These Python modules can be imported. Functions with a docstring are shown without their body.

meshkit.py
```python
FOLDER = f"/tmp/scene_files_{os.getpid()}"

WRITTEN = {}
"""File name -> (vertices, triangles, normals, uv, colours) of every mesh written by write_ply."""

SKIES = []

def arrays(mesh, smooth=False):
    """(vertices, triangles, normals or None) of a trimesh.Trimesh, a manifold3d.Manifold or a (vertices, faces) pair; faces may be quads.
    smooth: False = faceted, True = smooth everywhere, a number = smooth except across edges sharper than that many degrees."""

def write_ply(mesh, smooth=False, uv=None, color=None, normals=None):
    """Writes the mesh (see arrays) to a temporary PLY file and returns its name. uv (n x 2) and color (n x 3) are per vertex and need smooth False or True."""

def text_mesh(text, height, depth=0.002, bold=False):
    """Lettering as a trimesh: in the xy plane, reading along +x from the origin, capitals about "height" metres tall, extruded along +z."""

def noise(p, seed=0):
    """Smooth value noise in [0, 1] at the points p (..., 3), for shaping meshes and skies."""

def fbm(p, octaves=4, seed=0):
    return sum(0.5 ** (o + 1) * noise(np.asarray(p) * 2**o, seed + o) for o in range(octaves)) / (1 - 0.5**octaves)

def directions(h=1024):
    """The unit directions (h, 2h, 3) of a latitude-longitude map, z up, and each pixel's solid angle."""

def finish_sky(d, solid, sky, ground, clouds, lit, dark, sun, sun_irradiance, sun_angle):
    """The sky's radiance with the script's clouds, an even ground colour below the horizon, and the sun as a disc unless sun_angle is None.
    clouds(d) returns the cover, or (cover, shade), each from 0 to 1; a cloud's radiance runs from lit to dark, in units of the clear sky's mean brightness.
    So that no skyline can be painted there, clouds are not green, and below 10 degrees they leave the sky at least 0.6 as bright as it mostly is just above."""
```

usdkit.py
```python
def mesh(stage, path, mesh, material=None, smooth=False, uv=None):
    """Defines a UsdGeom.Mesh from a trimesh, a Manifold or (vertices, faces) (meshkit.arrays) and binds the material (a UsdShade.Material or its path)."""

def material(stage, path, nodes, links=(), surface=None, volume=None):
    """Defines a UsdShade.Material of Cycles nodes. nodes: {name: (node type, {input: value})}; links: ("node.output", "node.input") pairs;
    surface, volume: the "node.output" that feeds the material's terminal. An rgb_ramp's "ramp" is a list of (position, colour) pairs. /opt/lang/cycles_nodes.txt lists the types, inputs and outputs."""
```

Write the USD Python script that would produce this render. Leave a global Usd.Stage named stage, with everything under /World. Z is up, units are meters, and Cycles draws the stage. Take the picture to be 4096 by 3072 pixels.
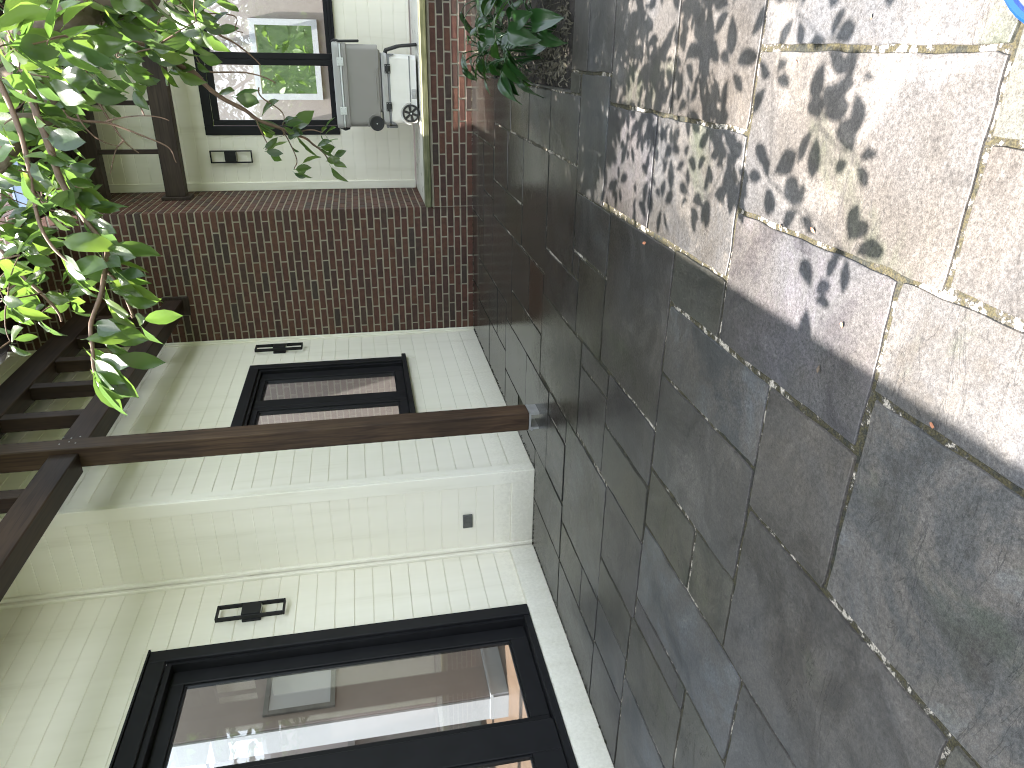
import math, random
import numpy as np, trimesh, usdkit, meshkit
from pxr import Usd, UsdGeom, UsdLux, UsdShade, Gf, Sdf, Vt

random.seed(7); rng = np.random.default_rng(11)
stage = Usd.Stage.CreateInMemory()
UsdGeom.SetStageUpAxis(stage, UsdGeom.Tokens.z); UsdGeom.SetStageMetersPerUnit(stage, 1.0)
UsdGeom.Xform.Define(stage, '/World'); UsdGeom.Scope.Define(stage, '/World/Looks')

# ------------------------------------------------------------------ camera (held on its side: the picture lies 90 degrees turned)
H = 1.10
FPX = 2874.46
R = np.array([[0.90771131, 0.41390888, -0.06884484], [0.01574336, -0.19755497, -0.98016538], [-0.4192998, 0.88862336, -0.1858392]])
cam = UsdGeom.Camera.Define(stage, '/World/camera')
cam.CreateHorizontalApertureAttr(36.0); cam.CreateVerticalApertureAttr(27.0)
cam.CreateFocalLengthAttr(FPX / 4096 * 36.0)
cam.CreateClippingRangeAttr(Gf.Vec2f(0.05, 500))
cam.CreateExposureAttr(3.1)
rx, ry, rz = R[1], R[0], -R[2]
cam.AddTransformOp().Set(Gf.Matrix4d(*rx, 0, *ry, 0, *rz, 0, 0, 0, H, 1))

def at(px, py, dist):
    """a point seen in the direction of a photo pixel, dist metres from where the photo was taken"""
    v = np.array([1536.0 - py, px - 2048.0, FPX]); d = R.T @ (v / np.linalg.norm(v))
    return np.array([0, 0, H]) + d * dist
def proj(P):
    v = (np.asarray(P, float) - [0, 0, H]) @ R.T
    return FPX * v[..., 1] / v[..., 2] + 2048, 1536 - FPX * v[..., 0] / v[..., 2], v[..., 2]

# ------------------------------------------------------------------ light
SUN = np.array([-0.224, -0.12, 1.0]); SUN /= np.linalg.norm(SUN)
EL, ROT = math.asin(SUN[2]), math.atan2(SUN[0], SUN[1])
L = '/World/Looks/'
def M(name, nodes, links=(), surface=None, volume=None):
    return usdkit.material(stage, L + name, nodes, links, surface, volume)
sky = UsdLux.DomeLight.Define(stage, '/World/sky'); sky.GetPrim().SetCustomDataByKey('kind', 'structure')
sm = M('sky_look', {'s': ('sky_texture', {'sky_type': 'single_scattering', 'sun_disc': False, 'sun_elevation': EL, 'sun_rotation': ROT, 'air_density': 1.0, 'aerosol_density': 1.2}),
                    'h': ('hsv', {'saturation': .4}),
                    'b': ('background_shader', {'strength': 0.14})}, [('s.color', 'h.color'), ('h.color', 'b.color')], 'b.background')
UsdShade.MaterialBindingAPI.Apply(sky.GetPrim()).Bind(sm)
sun = UsdLux.DistantLight.Define(stage, '/World/sun')
sun.CreateNormalizeAttr(True); sun.CreateIntensityAttr(0.92); sun.CreateAngleAttr(0.45); sun.CreateColorAttr(Gf.Vec3f(1.0, 0.925, 0.875))
zx = SUN; xx = np.cross([0, 1, 0], zx); xx /= np.linalg.norm(xx); yx = np.cross(zx, xx)
sun.AddTransformOp().Set(Gf.Matrix4d(*xx, 0, *yx, 0, *zx, 0, 0, 0, 12, 1))

# ------------------------------------------------------------------ helpers
used = {}
def numbered(path):
    if path not in used: used[path] = 0; return path
    used[path] += 1
    return '%s_%03d' % (path, used[path])
def pathof(parent): return '/World' if parent is None else (parent if isinstance(parent, str) else str(parent.GetPath()))
def tag(o, label=None, cat=None, group=None, kind=None):
    p = o.GetPrim() if hasattr(o, 'GetPrim') else o
    for k, v in (('label', label), ('category', cat), ('group', group), ('kind', kind)):
        if v: p.SetCustomDataByKey(k, v)
    return p
def thing(name, label=None, cat=None, group=None, kind=None):
    x = UsdGeom.Xform.Define(stage, numbered('/World/' + name)); tag(x, label, cat, group, kind); return x.GetPrim()
def obj(name, mesh, m, parent=None, smooth=False, **kw):
    if isinstance(mesh, MB): mesh = mesh.arrays()
    o = usdkit.mesh(stage, numbered(pathof(parent) + '/' + name), mesh, m, smooth); tag(o, **kw); return o.GetPrim()

_c = [(sx, sy, sz) for sx in (-1, 1) for sy in (-1, 1) for sz in (-1, 1)]
def _cpts(h, c):
    h = np.asarray(h, float)
    return np.array([[s[k] * (h[k] - (c if k != a else 0)) for k in range(3)] for s in _c for a in range(3)])
CF = trimesh.convex.convex_hull(_cpts((1, 1, 1), .2)).faces
_ref = _cpts((1, 1, 1), .2); _h = trimesh.convex.convex_hull(_ref)
_map = [int(np.argmin(np.linalg.norm(_ref - v, axis=1))) for v in _h.vertices]; CF = np.array([[_map[i] for i in f] for f in _h.faces])
QB = np.array([[0, 1, 3, 2], [4, 6, 7, 5], [0, 4, 5, 1], [2, 3, 7, 6], [0, 2, 6, 4], [1, 5, 7, 3]])
QT = np.vstack([QB[:, [0, 1, 2]], QB[:, [0, 2, 3]]])
class MB:
    def __init__(s): s.v = []; s.f = []; s.n = 0
    def add(s, v, f):
        v = np.asarray(v, float); f = np.asarray(f, int)
        if f.shape[1] == 4: f = np.vstack([f[:, [0, 1, 2]], f[:, [0, 2, 3]]])
        s.v.append(v); s.f.append(f + s.n); s.n += len(v); return s
    def box(s, x0, x1, y0, y1, z0, z1, c=0.0, T=None):
        h = np.array([x1 - x0, y1 - y0, z1 - z0]) / 2; m = np.array([x1 + x0, y1 + y0, z1 + z0]) / 2
        if c > 0: v, f = _cpts(h, min(c, h.min() * .45)) + m, CF
        else: v, f = np.array(_c) * h + m, QT
        if T is not None: v = v @ T[:3, :3].T + T[:3, 3]
        return s.add(v, f)
    def tube(s, pts, r, n=8, cap=True):
        pts = np.asarray(pts, float); r = np.broadcast_to(r, len(pts)); t = np.gradient(pts, axis=0)
        t /= np.linalg.norm(t, axis=1, keepdims=True) + 1e-9
        u = np.cross(t[0], [0, 0, 1.0]); u = u if np.linalg.norm(u) > .05 else np.cross(t[0], [1.0, 0, 0]); V = []
        for i in range(len(pts)):
            u = u - t[i] * (u @ t[i]); u /= np.linalg.norm(u); w = np.cross(t[i], u)
            a = np.arange(n) * 2 * np.pi / n
            V.append(pts[i] + r[i] * (np.cos(a)[:, None] * u + np.sin(a)[:, None] * w))
        V = np.vstack(V); F = []
        for i in range(len(pts) - 1):
            for j in range(n):
                F.append([i * n + j, i * n + (j + 1) % n, (i + 1) * n + (j + 1) % n, (i + 1) * n + j])
        F = np.array(F); F = np.vstack([F[:, [0, 1, 2]], F[:, [0, 2, 3]]])
        if cap:
            k = len(V); V = np.vstack([V, pts[0], pts[-1]]); b = (len(pts) - 1) * n
            F = np.vstack([F, [[k, (j + 1) % n, j] for j in range(n)], [[k + 1, b + j, b + (j + 1) % n] for j in range(n)]])
        return s.add(V, F)
    def lathe(s, prof, n=24, T=None):
        prof = np.asarray(prof, float); a = np.arange(n) * 2 * np.pi / n
        V = np.vstack([np.c_[r * np.cos(a), r * np.sin(a), np.full(n, z)] for r, z in prof]); F = []
        for i in range(len(prof) - 1):
            for j in range(n): F.append([i * n + j, i * n + (j + 1) % n, (i + 1) * n + (j + 1) % n, (i + 1) * n + j])
        if T is not None: V = V @ T[:3, :3].T + T[:3, 3]
        return s.add(V, F)
    def prism(s, poly, d0, d1, axis=1):
        """poly in the two other axes, extruded along axis from d0 to d1"""
        from shapely.geometry import Polygon
        m = trimesh.creation.extrude_polygon(Polygon(poly), d1 - d0, engine='earcut'); v = np.array(m.vertices)
        o = np.zeros_like(v); oth = [k for k in range(3) if k != axis]; o[:, oth[0]] = v[:, 0]; o[:, oth[1]] = v[:, 1]; o[:, axis] = v[:, 2] + d0
        f = np.array(m.faces); return s.add(o, f[:, ::-1] if axis == 1 else f)
    def arrays(s): return np.vstack(s.v), np.vstack(s.f)
def B(*a, c=0.0): return MB().box(*a, c=c)
def trs(loc, rot=None):
    T = np.eye(4); T[:3, 3] = loc
    if rot is not None: T[:3, :3] = rot
    return T
ROT_X = np.array([[1, 0, 0], [0, 0, 1], [0, -1, 0]], float)      # z axis -> y
def rotz(a): c, s = math.cos(a), math.sin(a); return np.array([[c, -s, 0], [s, c, 0], [0, 0, 1]])

# ------------------------------------------------------------------ materials
def P(name, col, rough=.5, bump=0, bscale=60, dist=.002, var=.0, vscale=4, stretch=(1, 1, 1), spec=.5, metal=0, coat=0):
    n = {'g': ('geometry', {}), 'm': ('mapping', {'scale': stretch}), 'p': ('principled_bsdf', {'roughness': rough, 'specular_ior_level': spec, 'metallic': metal, 'coat_weight': coat, 'base_color': col})}
    l = [('g.position', 'm.vector')]
    if var:
        n['n'] = ('noise_texture', {'scale': vscale, 'detail': 5, 'roughness': .6})
        n['r'] = ('rgb_ramp', {'ramp': [(.25, [c * (1 - var) for c in col]), (.75, [min(1, c * (1 + var)) for c in col])]})
        l += [('m.vector', 'n.vector'), ('n.fac', 'r.fac'), ('r.color', 'p.base_color')]
    if bump:
        n['b'] = ('noise_texture', {'scale': bscale, 'detail': 3}); n['bu'] = ('bump', {'strength': bump, 'distance': dist})
        l += [('m.vector', 'b.vector'), ('b.fac', 'bu.height'), ('bu.normal', 'p.normal')]
    return M(name, n, l, 'p.BSDF')

def stone(name, base, alt, seed):
    base, alt = [base[0] * .43, base[1] * .425, base[2] * .42], [alt[0] * .43, alt[1] * .425, alt[2] * .42]
    sc = lambda c, k: [x * k for x in c]
    n = {'g': ('geometry', {}), 'm': ('mapping', {'location': (seed * 3.1, seed * 1.7, seed)}),
         'mc': ('mapping', {'location': (seed * 2.3, seed, 0), 'rotation': (0, 0, [1.2, .2, 1.5, .4, .9, 1.45, .05][seed % 7]), 'scale': (1.0, 5.0, 1)}),
         'n1': ('noise_texture', {'scale': 3.6, 'detail': 9, 'roughness': .74, 'distortion': .5}),
         'nh': ('noise_texture', {'scale': 1.5, 'detail': 5, 'roughness': .6, 'distortion': .5}),
         'n2': ('noise_texture', {'scale': 95, 'detail': 5, 'roughness': .8}),
         'n3': ('noise_texture', {'scale': 330, 'detail': 2}),
         'cl': ('noise_texture', {'scale': 2.6, 'detail': 8, 'roughness': .58, 'distortion': .9}),
         'r1': ('rgb_ramp', {'ramp': [(.30, sc(alt, .42)), (.42, sc(base, .80)), (.51, alt), (.60, sc(base, 1.35)), (.72, sc(alt, 1.9))]}),
         'rh': ('rgb_ramp', {'ramp': [(.36, (.95, .98, 1.05)), (.50, (1.02, 1, 1)), (.62, (1.05, .99, .93)), (.70, (.86, .95, .70))]}),
         'xh': ('mix_color', {'blend_type': 'multiply', 'fac': 1.0, 'use_clamp': False}),
         'r2': ('rgb_ramp', {'ramp': [(.34, (.45, .45, .45)), (.5, (1, 1, 1)), (.66, (1.5, 1.5, 1.5))]}),
         'r3': ('rgb_ramp', {'ramp': [(.3, (.66, .66, .66)), (.7, (1.34, 1.34, 1.34))]}),
         'x2': ('mix_color', {'blend_type': 'multiply', 'fac': .82, 'use_clamp': False}), 'x3': ('mix_color', {'blend_type': 'multiply', 'fac': 1.0, 'use_clamp': False}),
         # cleft lines: thin splits along the bed of the stone
         'c0': ('math', {'math_type': 'pingpong', 'value2': .09}), 'c1': ('map_range', {'from_min': 0, 'from_max': .010, 'to_min': 1, 'to_max': 0, 'clamp': True}),
         'cm': ('map_range', {'from_min': .50, 'from_max': .60, 'clamp': True}), 'c2': ('math', {'math_type': 'multiply'}),
         'xc': ('mix_color', {'blend_type': 'multiply', 'b': (.58, .58, .58), 'use_clamp': False}),
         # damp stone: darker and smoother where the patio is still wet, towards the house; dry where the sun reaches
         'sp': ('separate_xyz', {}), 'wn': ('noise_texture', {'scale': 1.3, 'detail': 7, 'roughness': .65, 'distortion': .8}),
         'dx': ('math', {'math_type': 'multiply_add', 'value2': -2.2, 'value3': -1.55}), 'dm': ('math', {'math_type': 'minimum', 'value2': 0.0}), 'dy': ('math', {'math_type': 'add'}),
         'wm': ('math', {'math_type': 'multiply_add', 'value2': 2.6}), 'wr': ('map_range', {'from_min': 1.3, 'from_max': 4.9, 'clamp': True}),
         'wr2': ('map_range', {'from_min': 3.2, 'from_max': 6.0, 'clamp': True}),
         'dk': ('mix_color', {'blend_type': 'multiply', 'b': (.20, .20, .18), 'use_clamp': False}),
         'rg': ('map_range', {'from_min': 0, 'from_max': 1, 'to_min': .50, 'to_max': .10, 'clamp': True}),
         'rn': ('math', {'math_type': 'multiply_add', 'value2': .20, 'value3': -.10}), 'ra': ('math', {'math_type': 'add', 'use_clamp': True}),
         'h1': ('math', {'math_type': 'multiply', 'value2': .35}), 'h2': ('math', {'math_type': 'multiply_add', 'value2': -.5}), 'h3': ('math', {'math_type': 'multiply_add', 'value2': 1.6}),
         'bs': ('map_range', {'to_min': .60, 'to_max': .22, 'clamp': True}), 'bu': ('bump', {'distance': .0035}), 'p': ('principled_bsdf', {'specular_ior_level': .42})}
    l = [('g.position', 'm.vector'), ('g.position', 'mc.vector'), ('m.vector', 'n1.vector'), ('m.vector', 'nh.vector'), ('m.vector', 'n2.vector'), ('g.position', 'n3.vector'), ('mc.vector', 'cl.vector'),
         ('n1.fac', 'r1.fac'), ('nh.fac', 'rh.fac'), ('n2.fac', 'r2.fac'), ('n3.fac', 'r3.fac'), ('r1.color', 'xh.a'), ('rh.color', 'xh.b'), ('xh.result', 'x2.a'), ('r2.color', 'x2.b'), ('x2.result', 'x3.a'), ('r3.color', 'x3.b'),
         ('cl.fac', 'c0.value1'), ('c0.value', 'c1.value'), ('nh.fac', 'cm.value'), ('c1.result', 'c2.value1'), ('cm.result', 'c2.value2'), ('x3.result', 'xc.a'), ('c2.value', 'xc.fac'),
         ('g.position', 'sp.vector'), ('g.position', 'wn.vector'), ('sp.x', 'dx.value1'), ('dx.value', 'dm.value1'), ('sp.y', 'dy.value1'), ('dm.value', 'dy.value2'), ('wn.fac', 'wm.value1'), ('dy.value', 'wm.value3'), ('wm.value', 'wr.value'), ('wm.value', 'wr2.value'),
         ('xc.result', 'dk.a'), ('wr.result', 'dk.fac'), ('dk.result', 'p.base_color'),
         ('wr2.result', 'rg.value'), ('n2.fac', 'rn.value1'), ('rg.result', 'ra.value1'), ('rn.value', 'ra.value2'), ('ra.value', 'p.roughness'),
         ('n2.fac', 'h1.value1'), ('n1.fac', 'h3.value1'), ('h1.value', 'h3.value3'), ('c2.value', 'h2.value1'), ('h3.value', 'h2.value3'), ('h2.value', 'bu.height'), ('wr2.result', 'bs.value'), ('bs.result', 'bu.strength'), ('bu.normal', 'p.normal')]
    return M(name, n, l, 'p.BSDF')
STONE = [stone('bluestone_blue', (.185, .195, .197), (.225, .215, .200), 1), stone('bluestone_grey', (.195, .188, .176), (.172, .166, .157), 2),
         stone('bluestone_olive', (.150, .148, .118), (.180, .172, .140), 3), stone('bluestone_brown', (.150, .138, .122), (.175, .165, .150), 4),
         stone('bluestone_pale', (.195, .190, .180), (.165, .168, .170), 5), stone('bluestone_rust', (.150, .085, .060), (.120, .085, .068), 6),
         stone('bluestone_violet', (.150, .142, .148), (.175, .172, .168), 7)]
MORTAR = M('mortar', {'g': ('geometry', {}), 'n': ('noise_texture', {'scale': 32, 'detail': 6, 'roughness': .7}), 'n2': ('noise_texture', {'scale': 3.2, 'detail': 3}), 'n3': ('noise_texture', {'scale': 210, 'detail': 3}),
                      'a': ('math', {'math_type': 'multiply_add', 'value2': .55}), 'hh': ('math', {'math_type': 'multiply', 'value2': .45}),
                      'r': ('rgb_ramp', {'ramp': [(.0, (.014, .015, .012)), (.42, (.020, .021, .016)), (.50, (.050, .043, .020)), (.520, (.035, .033, .026)), (.540, (.045, .042, .034)), (.555, (.30, .27, .22)), (1, (.46, .43, .37))]}),
                      'r3': ('rgb_ramp', {'ramp': [(.35, (.45, .45, .45)), (.65, (1.5, 1.5, 1.5))]}), 'x': ('mix_color', {'blend_type': 'multiply', 'fac': .9, 'use_clamp': False}),
                      'bu': ('bump', {'strength': .9, 'distance': .006}), 'p': ('principled_bsdf', {'roughness': .8, 'specular_ior_level': .3})},
           [('g.position', 'n.vector'), ('g.position', 'n2.vector'), ('g.position', 'n3.vector'), ('n.fac', 'a.value1'), ('n2.fac', 'hh.value1'), ('hh.value', 'a.value3'), ('a.value', 'r.fac'), ('n3.fac', 'r3.fac'), ('r.color', 'x.a'), ('r3.color', 'x.b'), ('x.result', 'p.base_color'), ('n.fac', 'bu.height'), ('bu.normal', 'p.normal')], 'p.BSDF')
def brickmat(name, c, seed):
    c = [c[0] * .43, c[1] * .47, c[2] * .44]
    return M(name, {'g': ('geometry', {}), 'm': ('mapping', {'location': (seed, seed * 2, seed * 3)}), 'n': ('noise_texture', {'scale': 22, 'detail': 5, 'roughness': .65}), 'n2': ('noise_texture', {'scale': 170, 'detail': 3}),
        'r': ('rgb_ramp', {'ramp': [(.28, [x * .62 for x in c]), (.5, c), (.74, (c[0] * 1.25, c[1] * 1.4, c[2] * 1.45))]}), 'r2': ('rgb_ramp', {'ramp': [(.3, (.75, .75, .75)), (.7, (1.15, 1.15, 1.15))]}),
        'x': ('mix_color', {'blend_type': 'multiply', 'fac': .8, 'use_clamp': False}), 'bu': ('bump', {'strength': .6, 'distance': .003}), 'p': ('principled_bsdf', {'roughness': .72})},
        [('g.position', 'm.vector'), ('m.vector', 'n.vector'), ('m.vector', 'n2.vector'), ('n.fac', 'r.fac'), ('n2.fac', 'r2.fac'), ('r.color', 'x.a'), ('r2.color', 'x.b'), ('x.result', 'p.base_color'), ('n.fac', 'bu.height'), ('bu.normal', 'p.normal')], 'p.BSDF')
BRICK = [brickmat('brick_red', (.185, .062, .040), 1), brickmat('brick_dark', (.130, .050, .036), 2), brickmat('brick_orange', (.215, .078, .046), 3), brickmat('brick_brown', (.135, .062, .044), 4), brickmat('brick_burnt', (.098, .054, .040), 5)]
BMORT = P('brick_mortar', (.31, .285, .215), .9, .6, 120, .003, .25, 9)
def paint(name, col, rough, bump, bscale, dist, stretch=(1, 1, 1)):
    return M(name, {'g': ('geometry', {}), 'm': ('mapping', {'scale': stretch}), 'ms': ('mapping', {'scale': (5, 5, .5)}), 's': ('noise_texture', {'scale': 1.6, 'detail': 6, 'roughness': .6}), 'f': ('noise_texture', {'scale': 45, 'detail': 4, 'roughness': .7}),
        'rs': ('rgb_ramp', {'ramp': [(.25, (.86, .85, .81)), (.42, (.97, .97, .96)), (.6, (1, 1, 1))]}), 'xyz': ('separate_xyz', {}), 'zn': ('math', {'math_type': 'multiply_add', 'value2': -.35}), 'zr': ('map_range', {'from_min': -.17, 'from_max': .10, 'to_min': .40, 'to_max': 0, 'clamp': True}),
        'fr': ('rgb_ramp', {'ramp': [(.70, (1, 1, 1)), (.76, (.84, .82, .76))]}), 'x1': ('mix_color', {'blend_type': 'multiply', 'fac': 1.0, 'a': col}), 'x2': ('mix_color', {'b': (.30, .27, .19)}), 'x3': ('mix_color', {'blend_type': 'multiply', 'fac': .8}),
        'b': ('noise_texture', {'scale': bscale, 'detail': 3}), 'bu': ('bump', {'strength': bump, 'distance': dist}), 'p': ('principled_bsdf', {'roughness': rough, 'specular_ior_level': .4})},
        [('g.position', 'm.vector'), ('g.position', 'ms.vector'), ('ms.vector', 's.vector'), ('g.position', 'f.vector'), ('s.fac', 'rs.fac'), ('rs.color', 'x1.b'), ('g.position', 'xyz.vector'), ('f.fac', 'zn.value1'), ('xyz.z', 'zn.value3'), ('zn.value', 'zr.value'), ('x1.result', 'x2.a'), ('zr.result', 'x2.fac'), ('f.fac', 'fr.fac'), ('x2.result', 'x3.a'), ('fr.color', 'x3.b'), ('x3.result', 'p.base_color'), ('m.vector', 'b.vector'), ('b.fac', 'bu.height'), ('bu.normal', 'p.normal')], 'p.BSDF')
WHITE = paint('white_siding_paint', (.86, .82, .70), .42, .2, 40, .0012, (1, 1, 6))
WHITET = paint('white_trim_paint', (.86, .825, .71), .40, .3, 30, .0018)
WHITEG = paint('white_grained_paint', (.85, .82, .72), .4, .5, 30, .002, (9, 1, 9))
def wood(name, axis, c1, c2, rough=.55):
    c1, c2 = [x * .46 for x in c1], [x * .46 for x in c2]
    st = [26, 26, 26]; st[axis] = 1.3
    return M(name, {'g': ('geometry', {}), 'm': ('mapping', {'scale': st}), 'n': ('noise_texture', {'scale': 1.6, 'detail': 7, 'roughness': .62, 'distortion': .9}), 'n2': ('noise_texture', {'scale': 2.1, 'detail': 3}),
        'r': ('rgb_ramp', {'ramp': [(.3, [x * .5 for x in c1]), (.46, c1), (.6, c2), (.75, [x * .7 for x in c1])]}), 'r2': ('rgb_ramp', {'ramp': [(.35, (.62, .6, .6)), (.65, (1.2, 1.2, 1.15))]}),
        'x': ('mix_color', {'blend_type': 'multiply', 'fac': 1.0, 'use_clamp': False}), 'bu': ('bump', {'strength': .5, 'distance': .003}), 'p': ('principled_bsdf', {'roughness': rough, 'specular_ior_level': .28})},
        [('g.position', 'm.vector'), ('m.vector', 'n.vector'), ('g.position', 'n2.vector'), ('n.fac', 'r.fac'), ('n2.fac', 'r2.fac'), ('r.color', 'x.a'), ('r2.color', 'x.b'), ('x.result', 'p.base_color'), ('n.fac', 'bu.height'), ('bu.normal', 'p.normal')], 'p.BSDF')
WOODZ = wood('stained_post_wood', 2, (.100, .056, .033), (.150, .092, .052))
WOODY = wood('stained_beam_wood', 1, (.060, .034, .024), (.085, .050, .034))
WOODX = wood('stained_cross_wood', 0, (.075, .050, .038), (.105, .074, .056))
WOODB = wood('stained_baluster_wood', 2, (.060, .034, .024), (.085, .050, .034))
SOFFIT = wood('dark_soffit_wood', 1, (.050, .028, .020), (.065, .038, .027))
TAN = wood('tan_batten_wood', 1, (.22, .14, .08), (.28, .19, .11))
CAPW = M('mossy_sill_wood', {'g': ('geometry', {}), 'm': ('mapping', {'scale': (1.5, 20, 20)}), 'n': ('noise_texture', {'scale': 3, 'detail': 6}), 'n2': ('noise_texture', {'scale': 7, 'detail': 5}),
    'r': ('rgb_ramp', {'ramp': [(.3, (.075, .08, .04)), (.55, (.14, .14, .075)), (.75, (.21, .20, .13))]}), 'r2': ('rgb_ramp', {'ramp': [(.35, (.6, .65, .45)), (.65, (1.1, 1.1, 1.0))]}),
    'x': ('mix_color', {'blend_type': 'multiply', 'fac': 1.0, 'use_clamp': False}), 'bu': ('bump', {'strength': .5, 'distance': .003}), 'p': ('principled_bsdf', {'roughness': .55})},
    [('g.position', 'm.vector'), ('m.vector', 'n.vector'), ('g.position', 'n2.vector'), ('n.fac', 'r.fac'), ('n2.fac', 'r2.fac'), ('r.color', 'x.a'), ('r2.color', 'x.b'), ('x.result', 'p.base_color'), ('n.fac', 'bu.height'), ('bu.normal', 'p.normal')], 'p.BSDF')
PEEL = M('peeling_white_paint', {'g': ('geometry', {}), 'n': ('noise_texture', {'scale': 9, 'detail': 7, 'roughness': .7}), 'r': ('rgb_ramp', {'ramp': [(.0, (.10, .06, .035)), (.36, (.12, .08, .05)), (.40, (.62, .61, .55)), (1, (.72, .71, .66))]}),
    'bu': ('bump', {'strength': .6, 'distance': .003}), 'p': ('principled_bsdf', {'roughness': .6})}, [('g.position', 'n.vector'), ('n.fac', 'r.fac'), ('r.color', 'p.base_color'), ('n.fac', 'bu.height'), ('bu.normal', 'p.normal')], 'p.BSDF')
BLACK = P('black_frame_paint', (.008, .008, .009), .5, .15, 60, .001, .3, 6, spec=.22)
BLACKM = P('black_lamp_metal', (.009, .009, .009), .5, spec=.25)
RUBBER = P('black_rubber', (.015, .015, .015), .5, .3, 150, .001)
STEEL = P('galvanised_steel', (.42, .42, .41), .45, .2, 80, .001, .2, 20, metal=.8)
GREYPL = P('grey_outlet_plastic', (.10, .10, .092), .5, var=.2, vscale=30)
COOLG = P('warm_grey_cooler_plastic', (.25, .238, .222), .42, .25, 260, .0006)
COOLL = P('light_grey_cooler_plastic', (.37, .365, .355), .38, .2, 260, .0006)
COOLW = P('white_cooler_plastic', (.70, .69, .655), .35, .2, 260, .0006, .05, 6)
COOLS = P('cool_grey_trim_plastic', (.18, .185, .19), .4, .2, 260, .0006)
SEAL = P('pale_seal_plastic', (.62, .64, .62), .4)
INT_WALL = P('interior_wall_paint', (.215, .188, .178), .8, var=.05)
INT_TRIM = P('interior_trim_paint', (.33, .345, .37), .5)
INT_DARK = P('interior_grey_stone', (.12, .12, .115), .6, .6, 14, .01, .4, 5)
INT_FLOOR = P('interior_floor_wood', (.07, .045, .03), .4, var=.2, vscale=6)
GLASS = M('window_glass', {'gm': ('geometry', {}), 'io': ('math', {'math_type': 'multiply_add', 'value2': -.862, 'value3': 1.52}), 'f': ('fresnel', {}), 't': ('transparent_bsdf', {'color': (.92, .95, .93)}), 'g': ('glossy_bsdf', {'roughness': .0, 'color': (1, 1, 1)}), 'k': ('math', {'math_type': 'multiply_add', 'value2': 1.15, 'value3': .01, 'use_clamp': True}), 'x': ('mix_closure', {})},
          [('gm.backfacing', 'io.value1'), ('io.value', 'f.IOR'), ('f.fac', 'k.value1'), ('k.value', 'x.fac'), ('t.BSDF', 'x.closure1'), ('g.BSDF', 'x.closure2')], 'x.closure')
def leafmat(name, c, ct, rough=.29, tr=.32):
    return M(name, {'g': ('geometry', {}), 'oi': ('object_info', {}), 'n': ('noise_texture', {'scale': 11, 'detail': 3}), 'ad': ('math', {'math_type': 'multiply_add', 'value2': .35}), 'pi': ('math', {'math_type': 'multiply_add', 'value2': .35, 'value3': .0}),
        'r': ('rgb_ramp', {'ramp': [(.15, [x * .62 for x in c]), (.5, c), (.85, (c[0] * 1.5, c[1] * 1.3, c[2] * 1.1))]}), 'b': ('noise_texture', {'scale': 160, 'detail': 2}), 'bu': ('bump', {'strength': .25, 'distance': .0015}),
        'p': ('principled_bsdf', {'roughness': rough, 'specular_ior_level': .7}), 't': ('translucent_bsdf', {'color': ct}), 'x': ('mix_closure', {'fac': tr})},
        [('g.position', 'n.vector'), ('g.random_per_island', 'pi.value1'), ('n.fac', 'ad.value1'), ('pi.value', 'ad.value3'), ('ad.value', 'r.fac'), ('r.color', 'p.base_color'), ('g.position', 'b.vector'), ('b.fac', 'bu.height'), ('bu.normal', 'p.normal'), ('p.BSDF', 'x.closure1'), ('t.BSDF', 'x.closure2')], 'x.closure')
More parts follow.
